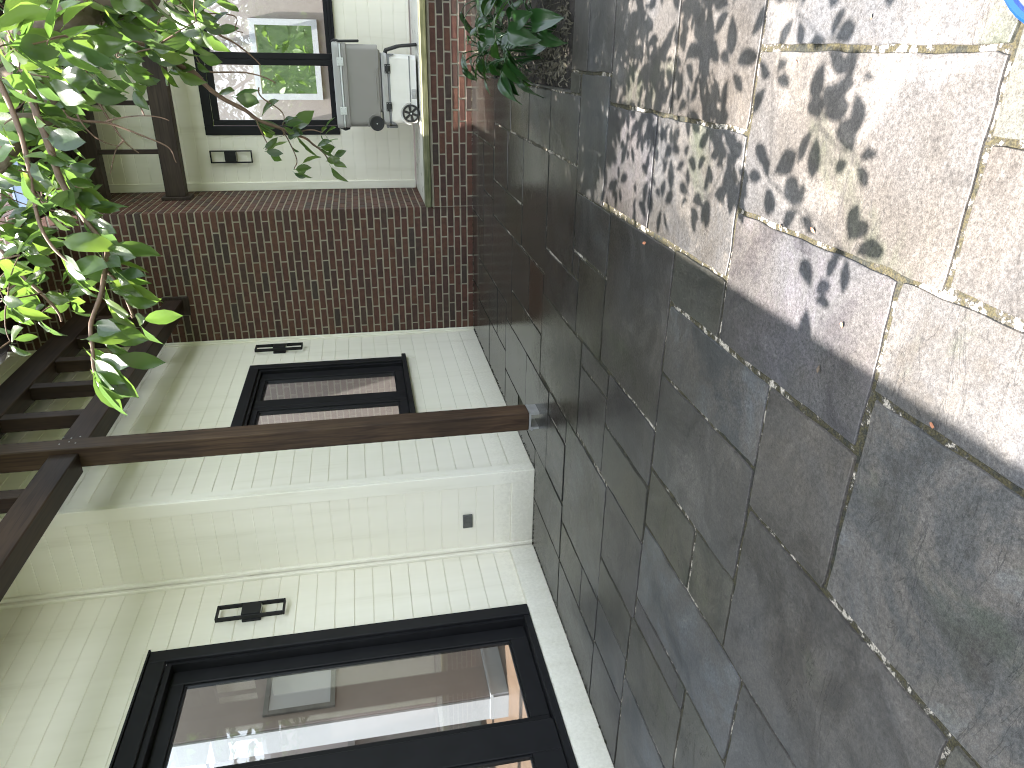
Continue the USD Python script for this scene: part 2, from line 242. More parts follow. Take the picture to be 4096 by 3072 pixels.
LEAF = [leafmat('magnolia_leaf_green', (.056, .098, .026), (.18, .33, .055), tr=.38), leafmat('magnolia_leaf_yellow_green', (.074, .120, .027), (.23, .37, .055), tr=.4), leafmat('magnolia_leaf_blue_green', (.047, .084, .037), (.14, .26, .065), tr=.34)]
HOSTA = leafmat('hosta_leaf', (.022, .066, .018), (.06, .16, .02), .2, .18)
GARDEN = leafmat('garden_foliage', (.075, .120, .030), (.18, .30, .05), .6, .3)
LITTER = P('dry_litter', (.085, .075, .05), .8, var=.5, vscale=60)
BARK = P('grey_brown_bark', (.10, .075, .052), .85, .9, 45, .006, .4, 14, (1, 1, .5))
TWIG = P('brown_twig_bark', (.12, .075, .050), .7, .5, 120, .002, .3, 20)
SOIL = P('dark_soil', (.022, .018, .013), .95, .9, 40, .015, .5, 20)
GRASS = P('lawn_grass', (.085, .115, .040), .9, .8, 30, .02, .4, 3)
PETAL = P('hosta_flower', (.72, .70, .72), .5)
ORANGE = P('fallen_petal_orange', (.40, .17, .09), .7, var=.3, vscale=80)
BLUE = P('blue_rim_plastic', (.004, .040, .42), .3)
BLUEP = P('pale_blue_plastic', (.17, .21, .46), .35)
GUTTER = P('blue_grey_painted_metal', (.20, .25, .33), .3, metal=.3)

# ------------------------------------------------------------------ ground and patio
obj('lawn', MB().add([[-120, -120, -.06], [120, -120, -.06], [120, 120, -.06], [-120, 120, -.06]], [[0, 1, 2, 3]]), GRASS, kind='structure')
patio = thing('patio', kind='structure')
BX0, BX1, BY0, BY1 = -.19, 1.3, 3.90, 6.14
mb = MB()
for a in ((-3.5, 2.6, -1.5, BY0), (-3.5, BX0, BY0, BY1), (BX1, 2.6, BY0, BY1), (-3.5, 2.6, BY1, 7.40)): mb.box(*a, -.075, -.0045)
obj('mortar_bed', mb, MORTAR, patio)
# flags: x0, x1, y0, y1, stone
F = '''.02 .62 1.15 2 4|-.42 .02 1.15 2 1|-.41 -.13 .3 1.15 3|-.13 .30 .3 1.15 2|.30 .75 .3 1.15 1|-.84 -.42 1.28 2 6|-.69 -.42 .2 1.28 4|-1.25 -.69 .2 1.27 0|-.84 -.635 2 2.4 2
-.635 -.2 2 2.68 4|-.635 -.2 2.68 3.255 6|-.2 .4 2.57 3.25 1|-.2 .4 2 2.57 3|-.66 -.085 3.255 3.7 0|-.085 .5 3.25 3.62 1|-.085 .5 3.62 3.9 3|-.19 -.085 3.72 3.9 2|.4 1 2 2.7 0|.4 1 2.7 3.25 4|.5 1.1 3.25 3.9 2
-1.385 -.645 2.4 3.13 1|-.965 -.655 3.13 3.69 0|-1.395 -.965 3.13 3.57 2|-1.105 -.965 3.57 3.69 1|-.53 -.19 3.71 4.3 1|-1.105 -.53 3.69 4.295 3|-1.405 -1.105 3.57 4.31 6
-1.975 -1.405 3.44 4.33 2|-1.53 -1.395 2.99 3.44 1|-1.955 -1.53 2.99 3.44 1|-1.665 -1.385 2.4 2.99 6|-1.955 -1.665 2.4 2.99 2|-1.13 -.845 1.67 2.4 0|-1.56 -1.13 1.67 2.4 1|-1.84 -1.56 1.96 2.4 2|-1.84 -1.555 1.665 1.96 2
-1.26 -.845 1.27 1.67 3|-1.84 -1.26 .825 1.665 3|-1.84 -1.25 .1 .825 2|-2.24 -1.84 1.53 2.4 0|-2.38 -1.84 .7 1.53 1|-2.37 -2.24 1.86 2.4 6|-2.68 -2.24 1.1 1.86 2
-2.4 -1.95 2.4 2.895 6|-2.67 -2.4 2.43 2.895 2|-2.7 -1.97 2.895 3.645 0|-3.01 -2.7 3.18 3.64 2|-3.0 -2.69 2.885 3.18 3|-2.15 -1.985 3.645 4.075 3|-2.575 -2.15 3.645 4.075 1
-3.45 -3.01 2.89 3.64 0|-3.45 -3.01 3.64 4.39 2|-3.45 -2.97 2.44 2.89 6|-2.97 -2.67 2.44 2.885 0|-2.77 -2.37 1.86 2.43 2|-3.45 -2.77 1.6 2.44 0|-3.45 -2.68 .9 1.6 1|-2.68 -2.38 .4 1.1 0
-3.01 -2.585 3.64 4.39 0|-2.6 -2.0 4.075 4.75 4|-2.78 -2.6 4.39 5.0 1|-2.0 -1.7 4.33 5.32 2|-1.7 -1.275 4.32 4.73 5|-1.7 -1.275 4.73 5.33 3|-1.275 -.53 4.3 5.0 3|-.53 -.19 4.3 4.86 0|-.53 -.19 4.86 5.46 2|-.98 -.53 5.0 5.55 1|-1.275 -.98 5.0 5.6 2
-2.78 -2.46 5.0 5.54 2|-2.46 -2.0 4.75 5.54 0|-2.3 -1.87 5.54 5.94 1|-2.0 -1.72 5.32 5.54 3|-1.87 -1.28 5.33 6.18 3|-2.78 -2.3 5.54 6.35 3|-2.3 -1.87 5.94 6.35 0|-.98 -.53 5.55 6.13 3|-.53 -.19 5.46 6.13 1|-1.28 -.98 5.6 6.18 0
-.72 -.19 6.13 6.66 3|-1.15 -.72 6.18 6.66 2|-1.87 -1.15 6.18 6.67 1|-2.78 -2.3 6.35 6.97 2|-2.3 -1.87 6.35 6.97 3|-1.46 -.72 6.67 7.38 0|-2.2 -1.46 6.97 7.38 1|-1.87 -1.46 6.67 6.97 2|-2.78 -2.2 6.97 7.38 3|-.72 0 6.66 7.38 1|0 .8 6.7 7.38 0|-.19 .6 6.14 6.68 2|.6 1.4 6.14 6.7 1|.8 1.7 6.7 7.38 3'''
flags = [list(map(float, t.split())) for t in F.replace('\n', '|').split('|')]
y = -1.4
for yy in (.2, ):                                                   # paving carries on behind and beside the photographer
    for j, (ya, yb) in enumerate(((-1.4, -.75), (-.75, -.3), (-.3, .08))):
        x = -3.45
        while x < 2.3:
            w = rng.choice([.45, .6, .75, .9]); flags.append([x, min(x + w, 2.5), ya, yb, rng.integers(0, 5)]); x += w
for (xa, xb, ya, yb) in ((-3.45, -2.68, .1, .9), (-2.68, -2.38, .1, .4), (-2.38, -1.84, .1, .7), (.75, 1.5, .3, 1.15), (1.5, 2.5, .2, 1.0), (.62, 1.3, 1.15, 2), (1.3, 2.5, 1.0, 2), (1.0, 1.8, 2, 2.9), (1.1, 2.5, 2.9, 3.9), (1.8, 2.5, 2, 2.9), (1.32, 2.5, 3.9, 4.8), (1.32, 2.5, 4.8, 5.6), (1.32, 2.5, 5.6, 6.7), (1.7, 2.5, 6.7, 7.38)):
    flags.append([xa, xb, ya, yb, rng.integers(0, 5)])
def flag(x0, x1, y0, y1, k):
    g = .0075
    x0, x1, y0, y1 = x0 + g, x1 - g, y0 + g, y1 - g
    r = np.random.default_rng(int(abs(x0 * 977 + y0 * 613 + y1 * 31) * 100) % 100000)
    pts = []
    C = [(x0, y0), (x1, y0), (x1, y1), (x0, y1)]
    for i in range(4):
        a, b = np.array(C[i]), np.array(C[(i + 1) % 4]); n = max(3, int(np.linalg.norm(b - a) / .028)); nn = np.array([(b - a)[1], -(b - a)[0]]) / np.linalg.norm(b - a)
        w = np.convolve(r.normal(0, 1, n + 4), [.25, .5, .25], 'same')[2:-2]
        for q in range(n):
            t = q / n; pts.append(a + (b - a) * t + nn * (w[q] * .0026 + 0.0010 * math.sin(q * .21 + x0 * 9 + i) - (.004 if q == 0 else 0)))
    pts = np.array(pts); c = pts.mean(0); n = len(pts)
    tilt = r.normal(0, .0016, 2); z0 = .0014 + abs(r.normal(0, .0012))
    zf = lambda p: z0 + (p - c) @ tilt
    inn = c + (pts - c) * (1 - .0028 / np.maximum(np.abs(pts - c).max(1, keepdims=True), .05))
    mid = c + (pts - c) * (1 - .0008 / np.maximum(np.abs(pts - c).max(1, keepdims=True), .05))
    V = np.vstack([np.c_[inn, zf(inn)], np.c_[mid, zf(mid) - .0012], np.c_[pts, zf(pts) - .0035], np.c_[pts, zf(pts) - .04], [[*c, z0]]])
    Fc = [[4 * n, i, (i + 1) % n] for i in range(n)]
    for k2 in range(3):
        for i in range(n):
            a, b, d, e = k2 * n + i, k2 * n + (i + 1) % n, (k2 + 1) * n + (i + 1) % n, (k2 + 1) * n + i
            Fc += [[a, e, d], [a, d, b]]
    return V, np.array(Fc)
for f in flags:
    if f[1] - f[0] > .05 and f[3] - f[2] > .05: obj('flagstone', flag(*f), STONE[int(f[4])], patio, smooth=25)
# soil of the planting bed
gx, gy = np.meshgrid(np.linspace(BX0 + .002, BX1 - .002, 36), np.linspace(BY0 + .002, BY1 - .002, 50)); pz = meshkit.fbm(np.stack([gx * 9, gy * 9, gx * 0], -1), 4) * .06 - .07
edge = np.minimum(np.minimum(gx - BX0, BX1 - gx), np.minimum(gy - BY0, BY1 - gy)); pz += np.clip(edge, 0, .3) * .25
idx = np.arange(36 * 50).reshape(50, 36); q = np.stack([idx[:-1, :-1], idx[:-1, 1:], idx[1:, 1:], idx[1:, :-1]], -1).reshape(-1, 4)
obj('planting_bed', (np.c_[gx.ravel(), gy.ravel(), pz.ravel()], q), SOIL, smooth=True, kind='structure')

# ------------------------------------------------------------------ house
house = thing('house', 'house with white board siding, dark red brick pier, black door and black windows', 'house')
XA, YB, XC, YD, XR, YE = -3.45, 4.39, -2.783, 7.38, -1.44, 8.55
TOP = 4.10
rw = np.random.default_rng(17)
def siding(axis, plane, sgn, a0, a1, z0, pitch, top, holes, back, zmin=None):
    """boards on the plane axis=plane facing sgn, running from a0 to a1; holes = (a0, a1, z0, z1) left for openings"""
    hb = MB(); cuts = sorted({a0, a1} | {h for q in holes for h in q[:2] if a0 < h < a1})
    zc = sorted({zmin if zmin is not None else 0.0, top} | {h for q in holes for h in q[2:] if h < top})
    for i in range(len(cuts) - 1):
        for j in range(len(zc) - 1):
            am, zm = (cuts[i] + cuts[i + 1]) / 2, (zc[j] + zc[j + 1]) / 2
            if any(h[0] < am < h[1] and h[2] < zm < h[3] for h in holes): continue
            p0, p1 = sorted((plane - sgn * .0048, plane - sgn * back))
            hb.box(*((p0, p1, cuts[i], cuts[i + 1]) if axis == 0 else (cuts[i], cuts[i + 1], p0, p1)), zc[j], zc[j + 1])
    w = obj('siding_wall', hb, WHITE, house)
    k = 0
    while z0 + pitch * k < top:
        za, zb = z0 + pitch * k, min(z0 + pitch * (k + 1), top); k += 1
        segs = [(a0, a1)]
        for h in holes:
            if za < h[3] - .02 and zb > h[2] + .02: segs = [s for g in segs for s in ((g[0], min(g[1], h[0])), (max(g[0], h[1]), g[1])) if s[1] - s[0] > .02]
        for s in segs:
            p0, p1 = sorted((plane, plane - sgn * .0135)); b = MB()
            z_a, z_b = za + .001 + rw.normal(0, .0004), zb - .001; dp = rw.normal(0, .0005); p0, p1 = p0 + dp, p1 + dp
            b.box(*((p0, p1, *s) if axis == 0 else (*s, p0, p1)), z_a, z_b, c=.0042)
            obj('siding_board', b, WHITE, w)
    return w
DO = (1.55, 3.74, .0, 2.59)                                         # door opening on wall A (y0, y1, z0, z1)
WC = (5.05, 6.69, .80, 2.27)                                        # window on wall C
WE = (-.855, .64, 1.295, 2.69)                                      # window in the recess
wA = siding(0, XA, 1, -1.4, YB - .05, .187, .1288, 5.0, [DO], .16)
wB = siding(1, YB, -1, XA + .05, XC - .085, .174, .1303, 4.6, [], .16)
wC = siding(0, XC, 1, YB + .085, YD - .035, .174, .1303, 4.6, [WC], .16)
wE = siding(1, YE, -1, XR + .09, 2.6, .525, .1270, TOP, [WE], .12, .49)
def trim(name, *a, m=WHITET, c=.004, parent=None): return obj(name, B(*a, c=c), m, parent or house)
# corner boards, base boards
obj('corner_post', B(XA - .10, XA + .012, YB - .048, YB + .10, 0, 4.62), WHITET, house)
trim('corner_board', XA - .01, XA + .02, YB - .05, YB - .0195, 0.0, 4.62); trim('corner_board', XA + .021, XA + .05, YB - .02, YB + .02, 0, 4.62)
trim('corner_board', XC - .085, XC + .018, YB - .018, YB + .012, 0.004, 4.62); trim('corner_board', XC - .012, XC + .018, YB + .0125, YB + .085, 0.004, 4.62)
trim('corner_board', XC - .01, XC + .014, YD - .035, YD - .002, 0, 4.62); trim('corner_board', XC + .0145, XC + .036, YD - .02, YD - .003, 0, 4.62)
trim('corner_board', XR + .002, XR + .09, YE - .02, YE + .02, .49, TOP)
trim('base_board', XA - .02, XA + .024, -1.4, YB - .052, .002, .185, m=WHITEG); trim('base_board', XA + .052, XC - .087, YB - .006, YB + .02, .002, .172); trim('base_board', XC - .02, XC + .006, YB + .087, YD - .036, .002, .172); trim('base_board', XR + .092, 2.6, YE - .006, YE + .02, .492, .523)

# brick pier, plinth and reveal: individual bricks in a mortar core
core = MB(); core.box(XC - .12, XR - .006, YD + .006, YE + .3, -.05, 5.6); core.box(XR - .02, 2.6, YD + .006, YD + .3, -.05, .418)
bw = obj('brick_wall', core, BMORT, house)
bl = []
CP = .0675; JO = .0140
rb = np.random.default_rng(5)
for k in range(0, 82):
    za, zb = -.006 + CP * k + JO / 2, -.006 + CP * (k + 1) - JO / 2
    # front face runs left from the pier corner
    x = XR; first = .205 if k % 2 else .1025
    while x > XC + .02:
        w = first if x == XR else .205
        xa = max(x - w, XC + .005)
        if x - xa > .02: bl.append((xa + (JO / 2 if xa > XC + .01 else 0), x - (JO / 2 if x < XR else 0), YD + rb.normal(0, .0008), YD + .09, za, zb))
        x -= w
    if zb < .421:
        x = XR; i = 0
        while x < 2.5:
            w = (.1025 if k % 2 == 0 else .205) if i == 0 else .205
            bl.append((x + JO / 2, x + w - JO / 2, YD + rb.normal(0, .0012), YD + .09, za, zb)); x += w; i += 1
    if za > .47:                                                    # reveal
        yv = YD; i = 0
        while yv < YE + .1:
            w = (.205 if k % 2 == 0 else .1025) if i == 0 else .205
            ya = yv + (JO / 2 if i else .0905); yb = min(yv + w - JO / 2, YE + .1)
            if yb - ya > .012: bl.append((XR - .09, XR + rb.normal(0, .0008), ya, yb, za, zb))
            yv += w; i += 1
bl.sort(key=lambda b: (math.dist((b[0], b[2], b[4]), (0, 0, H)) + (3 if b[4] > 3.0 else 0) + (4 if b[0] > 0 else 0)))
restb = [MB() for _ in BRICK]
for i, b in enumerate(bl):
    m = rb.choice(5, p=[.40, .24, .18, .12, .06]); c = MB().box(*b, c=.0035)
    c.v[0] = c.v[0] + rb.normal(0, .0007, c.v[0].shape)
    if i < 300: obj('brick', c, BRICK[m], bw)
    else: restb[m].add(c.v[0], c.f[0])
for m, r_ in zip(BRICK, restb):
    if r_.n: obj('brick_courses', r_, m, house, kind='stuff')
# plinth cap and shelf in the recess
cap = obj('sill_cap', B(XR + .003, 2.6, YD - .03, YD + .10, .424, .482, c=.004), CAPW, house)
obj('recess_shelf', B(XR + .004, 2.6, YD + .1015, YE - .008, .40, .478), PEEL, house)

# sliding door on wall A
door = obj('door', (lambda m: m.box(XA - .02, XA + .018, DO[1] - .095, DO[1], .187, DO[3], c=.004).box(XA - .02, XA + .018, DO[0], DO[0] + .095, .187, DO[3], c=.004).box(XA - .02, XA + .018, DO[0] + .0955, DO[1] - .0955, DO[3] - .105, DO[3], c=.004).box(XA - .02, XA + .03, DO[0], DO[1] + .003, DO[3] + .0005, DO[3] + .012)
           .box(XA - .13, XA - .006, DO[1] - .115, DO[1] - .0955, .187, 2.48).box(XA - .13, XA - .006, DO[0] + .0955, DO[0] + .115, .187, 2.48).box(XA - .13, XA - .006, DO[0] + .1155, DO[1] - .1155, 2.45, 2.4845))(MB()), BLACK, house)
obj('door_threshold', B(XA - .15, XA + .012, DO[0] + .0955, DO[1] - .0955, .187, .232, c=.006), BLACK, door)
def sash(x0, x1, y0, y1, z0, z1, st, bot, top, parent, name='sash'):
    m = MB(); m.box(x0, x1, y0, y0 + st, z0, z1, c=.004).box(x0, x1, y1 - st, y1, z0, z1, c=.004).box(x0, x1, y0 + st + .0005, y1 - st - .0005, z0, z0 + bot, c=.004).box(x0, x1, y0 + st + .0005, y1 - st - .0005, z1 - top, z1, c=.004)
    b = .012                                                        # glazing bead
    m.box(x0 - .0, x1 - .012, y0 + st, y0 + st + b, z0 + bot, z1 - top, c=.003).box(x0, x1 - .012, y1 - st - b, y1 - st, z0 + bot, z1 - top, c=.003).box(x0, x1 - .012, y0 + st + b, y1 - st - b, z0 + bot, z0 + bot + b, c=.003).box(x0, x1 - .012, y0 + st + b, y1 - st - b, z1 - top - b, z1 - top, c=.003)
    obj(name, m, BLACK, parent)
    xm = (x0 + x1) / 2 - .004
    obj('pane', B(xm - .003, xm + .003, y0 + st + .002, y1 - st - .002, z0 + bot + .002, z1 - top - .002), GLASS, parent)
sash(XA - .105, XA - .065, 2.79, DO[1] - .116, .233, 2.449, .105, .115, .085, door, 'fixed_panel')
sash(XA - .055, XA - .012, DO[0] + .12, 2.825, .233, 2.449, .20, .17, .10, door, 'sliding_panel')

# window on wall C
wc = obj('window', (lambda m: m.box(XC - .02, XC + .018, WC[1] - .09, WC[1], WC[2], WC[3], c=.004).box(XC - .02, XC + .018, WC[0], WC[0] + .09, WC[2], WC[3], c=.004).box(XC - .02, XC + .018, WC[0] + .0905, WC[1] - .0905, WC[3] - .09, WC[3], c=.004)
         .box(XC - .10, XC - .004, WC[1] - .115, WC[1] - .0905, WC[2], WC[3] - .05).box(XC - .10, XC - .004, WC[0] + .0905, WC[0] + .115, WC[2], WC[3] - .05).box(XC - .1, XC - .004, WC[0] + .1155, WC[1] - .1155, WC[3] - .115, WC[3] - .0905))(MB()), BLACK, house)
obj('sill', B(XC - .11, XC + .045, WC[0] - .015, WC[1] + .012, WC[2] - .012, WC[2] + .030, c=.006), BLACK, wc)
sash(XC - .085, XC - .035, 5.872, WC[1] - .116, .832, 2.154, .125, .075, .05, wc)
sash(XC - .0852, XC - .0352, WC[0] + .116, 5.870, .832, 2.154, .07, .075, .05, wc)
# window in the recess
we = obj('window', (lambda m: m.box(WE[0], WE[0] + .09, YE - .018, YE + .02, WE[2], WE[3], c=.004).box(WE[1] - .09, WE[1], YE - .018, YE + .02, WE[2], WE[3], c=.004).box(WE[0] + .0905, WE[1] - .0905, YE - .018, YE + .02, WE[3] - .09, WE[3], c=.004).box(WE[0] + .0905, WE[1] - .0905, YE - .03, YE + .02, WE[2], WE[2] + .03, c=.004))(MB()), BLACK, house)
def sashE(x0, x1, z0, z1, st, bot, top):
    m = MB(); y0, y1 = YE + .012, YE + .055
    m.box(x0, x0 + st, y0, y1, z0, z1, c=.004).box(x1 - st, x1, y0, y1, z0, z1, c=.004).box(x0 + st + .0005, x1 - st - .0005, y0, y1, z0, z0 + bot, c=.004).box(x0 + st + .0005, x1 - st - .0005, y0, y1, z1 - top, z1, c=.004)
    obj('sash', m, BLACK, we); obj('pane', B(x0 + st + .002, x1 - st - .002, y0 + .018, y0 + .024, z0 + bot + .002, z1 - top - .002), GLASS, we)
sashE(WE[0] + .091, -.1075, 1.326, 2.599, .058, .042, .065); sashE(-.1070, WE[1] - .091, 1.3262, 2.5992, .062, .042, .065)
trim('window_sill_rail', -.10, 1.2, YE - .045, YE - .0185, WE[2] - .025, WE[2] - .001, m=BLACK, parent=we)

# rooms behind the glass
def room(name, parts, m): 
    b = MB()
    for p in parts: b.box(*p)
    return obj(name, b, m, house)
room('room_floor', [(-7.4, XA - .17, -1.3, 7.3, .10, .165), (XA - .16, XC - .17, YB + .18, 7.3, .10, .165)], INT_FLOOR)
room('room_wall', [(-7.5, -7.4, -1.3, .6, .1, 3.2), (-7.5, -7.4, 2.6, 7.3, .1, 3.2), (-7.5, -7.4, .6, 2.6, .1, .9), (-7.5, -7.4, .6, 2.6, 2.5, 3.2), (-7.5, XC - .17, 7.3, 7.4, .1, 3.2), (-7.5, XA - .17, -1.4, -1.3, .1, 3.2), (-5.25, -5.0, 4.40, 7.29, .166, 3.19)], INT_WALL)
room('room_ceiling', [(-4.4, XA - .17, -1.3, 4.2, 3.2, 3.3)] + [(-7.4, -4.41, -1.3 + 1.2 * i, -1.2 + 1.2 * i, 3.2, 3.3) for i in range(8)] + [(-4.39, XC - .17, 4.6 + 1.3 * i, 4.7 + 1.3 * i, 3.2, 3.3) for i in range(3)], INT_TRIM)
room('room_skirting', [(-4.999, -4.975, 4.385, 7.28, .166, .30), (-4.999, -4.965, 4.38, 7.28, .3005, .325), (-5.26, -4.9995, 4.372, 4.399, .166, .30), (-5.26, -4.965, 4.372, 4.3795, .3005, .325), (-5.26, -5.02, 4.380, 4.3985, .326, 3.19), (-7.399, -7.37, -1.29, 7.29, .166, .32)], INT_TRIM)
room('fireplace_stone', [(-7.39, -7.1, 4.6, 7.2, .166, 1.6), (-7.39, -7.0, 4.5, 7.25, 1.601, 1.68)], INT_DARK)
room('kitchen_wall', [(-4, -.62, 12, 12.1, .45, 3.2), (.30, 4, 12, 12.1, .45, 3.2), (-.62, .30, 12, 12.1, .45, 1.66), (-.62, .30, 12, 12.1, 2.45, 3.2), (-4.1, -4, 8.7, 12.1, .45, 3.2), (4, 4.1, 8.7, 12.1, .45, 3.2)], INT_WALL)
room('kitchen_floor', [(-4, 4, 8.7, 12, .40, .46)], INT_FLOOR)
room('kitchen_ceiling', [(-4, 4, 8.7, 9.2, 3.2, 3.3)] + [(-4 + 1.3 * i, -3.9 + 1.3 * i, 9.21, 12, 3.2, 3.3) for i in range(7)], INT_TRIM)
room('kitchen_window_trim', [(-.70, -.62, 11.95, 11.999, 1.58, 2.53), (.30, .38, 11.95, 11.999, 1.58, 2.53), (-.6195, .2995, 11.95, 11.999, 1.58, 1.66), (-.6195, .2995, 11.95, 11.999, 2.45, 2.53), (-.20, -.15, 11.96, 11.999, 1.6605, 2.4495)], INT_TRIM)

pfm = thing('picture_frame', 'pale framed picture hanging on the inner wall behind the door glass', 'picture')
obj('frame', (lambda m: m.box(-4.998, -4.975, 4.52, 4.98, 1.62, 1.66).box(-4.998, -4.975, 4.52, 4.98, 2.16, 2.20).box(-4.998, -4.975, 4.52, 4.56, 1.6605, 2.1595).box(-4.998, -4.975, 4.94, 4.98, 1.6605, 2.1595))(MB()), INT_DARK, pfm); obj('print', B(-4.998, -4.985, 4.5605, 4.9395, 1.6605, 2.1595), PEEL if 0 else INT_TRIM, pfm)
# roof: deep dark eave over the porch, second eave over the recess
def zroof(x): return 3.962 + .557 * (-1.575 - x)
room_eave = obj('eave', (lambda m: m.prism([(-1.575, zroof(-1.575) + .022), (-1.575, zroof(-1.575) + .14), (-4.3, zroof(-4.3) + .14), (-4.3, zroof(-4.3) + .022)], -1.4, YD - .002).box(-1.60, -1.573, -1.4, YD - .0025, 3.945, 3.983))(MB()), SOFFIT, house)
for i in range(12):
    xa = -1.602 - i * .225
    obj('soffit_board', MB().prism([(xa, zroof(xa)), (xa, zroof(xa) + .0215), (xa - .218, zroof(xa - .218) + .0215), (xa - .218, zroof(xa - .218))], -1.39, YD - .004), SOFFIT, room_eave)
obj('gable_board', MB().prism([(XA + .05, 4.6005), (XC - .09, 4.6005), (XC - .09, zroof(XC - .09) + .02), (XA + .05, zroof(XA + .05) + .02)], YB + .002, YB + .12), WHITE, house)
obj('drip_edge', B(-1.5725, -1.562, -1.4, YD - .003, 3.95, 4.10, c=.001), WHITET, room_eave)
obj('batten', B(-2.245, -2.205, -1.3, YD - .01, 4.265, 4.302, c=.003), TAN, room_eave)
eave2 = obj('eave', B(XR + .004, 2.6, 7.16, YE + .3, 3.985, 4.09), SOFFIT, house)
obj('gutter', (lambda m: m.box(XR - .10, 2.6, 7.06, 7.158, 3.96, 3.972).box(XR - .10, 2.6, 7.05, 7.0595, 3.96, 4.06).box(XR - .10, 2.6, 7.04, 7.0495, 4.045, 4.062))(MB()), GUTTER, eave2)
for i in range(6): obj('soffit_board', B(XR + .006, 2.6, 7.17 + i * .228, 7.39 + i * .228, 3.962, 3.984, c=.003), SOFFIT, eave2)

# ------------------------------------------------------------------ porch frame
pf = thing('porch_frame', 'dark brown stained timber porch frame with square post and upright balusters', 'porch frame')
obj('post', B(-2.395, -2.258, 4.300, 4.438, .075, 3.60, c=.006), WOODZ, pf)
pb = obj('post_base', (lambda m: m.box(-2.392, -2.261, 4.303, 4.435, .060, .0745).box(-2.392, -2.376, 4.303, 4.435, .0005, .0595).box(-2.277, -2.261, 4.303, 4.435, .0005, .0595).box(-2.400, -2.370, 4.300, 4.438, .048, .0598))(MB()), STEEL, pf)
obj('lower_beam', B(-2.43, -2.29, 4.4385, YD - .03, 2.93, 3.095, c=.006), WOODY, pf)
obj('lower_beam', B(-2.43, -2.29, -1.4, 4.2995, 2.93, 3.095, c=.006), WOODY, pf)
obj('beam_plate', B(-2.455, -2.262, YD - .029, YD - .001, 2.875, 3.13, c=.004), WOODX, pf)
obj('upper_beam', B(-2.43, -2.29, -1.4, YD - .002, 3.605, 3.82, c=.006), WOODY, pf)
for yb in [4.36 + .51 * k for k in (-9, -8, -7, -6, -5, -4, -3, -2, -1, 1, 2, 3, 4, 5)]:
    if yb < YD: obj('baluster', B(-2.40, -2.30, yb - .045 + .045, yb + .045 + .045, 3.0955, 3.6045, c=.004), WOODB, pf)
nl = MB()
for p in [(603, 1065), (677, 1072), (762, 1056), (655, 1108), (562, 1130), (715, 1119)]:
    v = np.array([1536 - (1300 + p[1] * .42194), p[0] * .42194 - 2048, FPX]); d = R.T @ v; t = -2.258 / d[0]; X = np.array([0, 0, H]) + t * d
    nl.box(-2.2595, -2.2565, X[1] - .004, X[1] + .004, X[2] - .004, X[2] + .004, c=.001)
obj('nail_head', nl, STEEL, pf)
rf = thing('recess_frame', 'dark brown timber beam with thin balusters above the recess window', 'porch frame')
obj('lower_beam', B(XR + .034, 2.6, 8.05, 8.19, 2.885, 3.078, c=.006), WOODX, rf)
obj('beam_plate', B(XR + .001, XR + .0335, 8.02, 8.22, 2.84, 3.12, c=.004), WOODX, rf)
obj('upper_beam', B(XR + .002, 2.6, 8.05, 8.19, 3.635, 3.83, c=.006), WOODX, rf)
for i in range(8):
    xc = -.965 + .457 * i; obj('baluster', B(xc - .0215, xc + .0215, 8.07, 8.12, 3.0785, 3.6345, c=.003), WOODB, rf)

# ------------------------------------------------------------------ wall lamps, outlet
def sconce(label, axis, plane, sgn, a, z0, z1, w=.13, d0=.030, d1=.061):
    """black double-frame lamp: wall plate, open rectangular frame, square block; a = centre along the wall"""
    t = thing('wall_lamp', label, 'wall lamp', 'black rectangular wall lamps')
    def bb(p0, p1, a0, a1, za, zb, c=.002):
        p0, p1 = sorted((plane + sgn * p0, plane + sgn * p1)); return B(*((p0, p1, a0, a1) if axis == 0 else (a0, a1, p0, p1)), za, zb, c=c)
    zm = z0 + .52 * (z1 - z0) if axis == 1 else (z0 + z1) / 2 - .004; bh = .06 if axis == 0 else .058; tk = .012
    def fr(parts):
        m = MB()
        for q in parts: s = bb(*q); m.add(*s.arrays())
        return m
    obj('frame', fr([(d0, d1, a - w / 2, a + w / 2, z0, z0 + tk), (d0, d1, a - w / 2, a + w / 2, z1 - tk, z1), (d0, d1, a - w / 2, a - w / 2 + tk, z0 + tk + .0005, z1 - tk - .0005), (d0, d1, a + w / 2 - tk, a + w / 2, z0 + tk + .0005, z1 - tk - .0005)]), BLACKM, t)
    obj('lamp_block', bb(d0 - .010, d1 + .006, a - w / 2 + tk + .0006, a + w / 2 - tk - .0006, zm - bh, zm + bh, .003), BLACKM, t)
    obj('wall_plate', bb(.0005, d0 - .0105, a - .06, a + .06, zm - .06, zm + .06, .003), BLACKM, t)
    obj('lens', bb(d0 + .005, d1 - .008, a - w / 2 + .02, a + w / 2 - .02, zm - bh - .003, zm - bh - .0005, .0005), SEAL, t)
sconce('black lamp left of the sliding door on the white wall nearest the camera', 0, XA, 1, 3.977, 1.80, 2.238)
sconce('black lamp on the white wall beside the brick pier, above the double window', 0, XC, 1, 7.053, 1.80, 2.258, .13)
sconce('black lamp in the recess on white siding beside the window behind the coolers', 1, YE, -1, -1.073, 2.243, 2.674)
ot = thing('outlet_box', 'small grey weatherproof outlet cover low on the white siding', 'outlet')
obj('cover_plate', B(-3.222, -3.108, YB - .016, YB - .0005, .466, .537, c=.003), GREYPL, ot)
for xx_ in (-3.142, -3.188):
    o = MB(); o.lathe([(0, .0), (.021, 0), (.024, .003), (.024, .006), (0, .006)], 16, trs((xx_, YB - .0165, .503), np.array([[1, 0, 0], [0, 0, -1], [0, 1, 0]], float))); obj('lid', o, GREYPL, ot, smooth=30)
obj('hinge', B(-3.20, -3.13, YB - .021, YB - .0165, .529, .535, c=.001), GREYPL, ot)

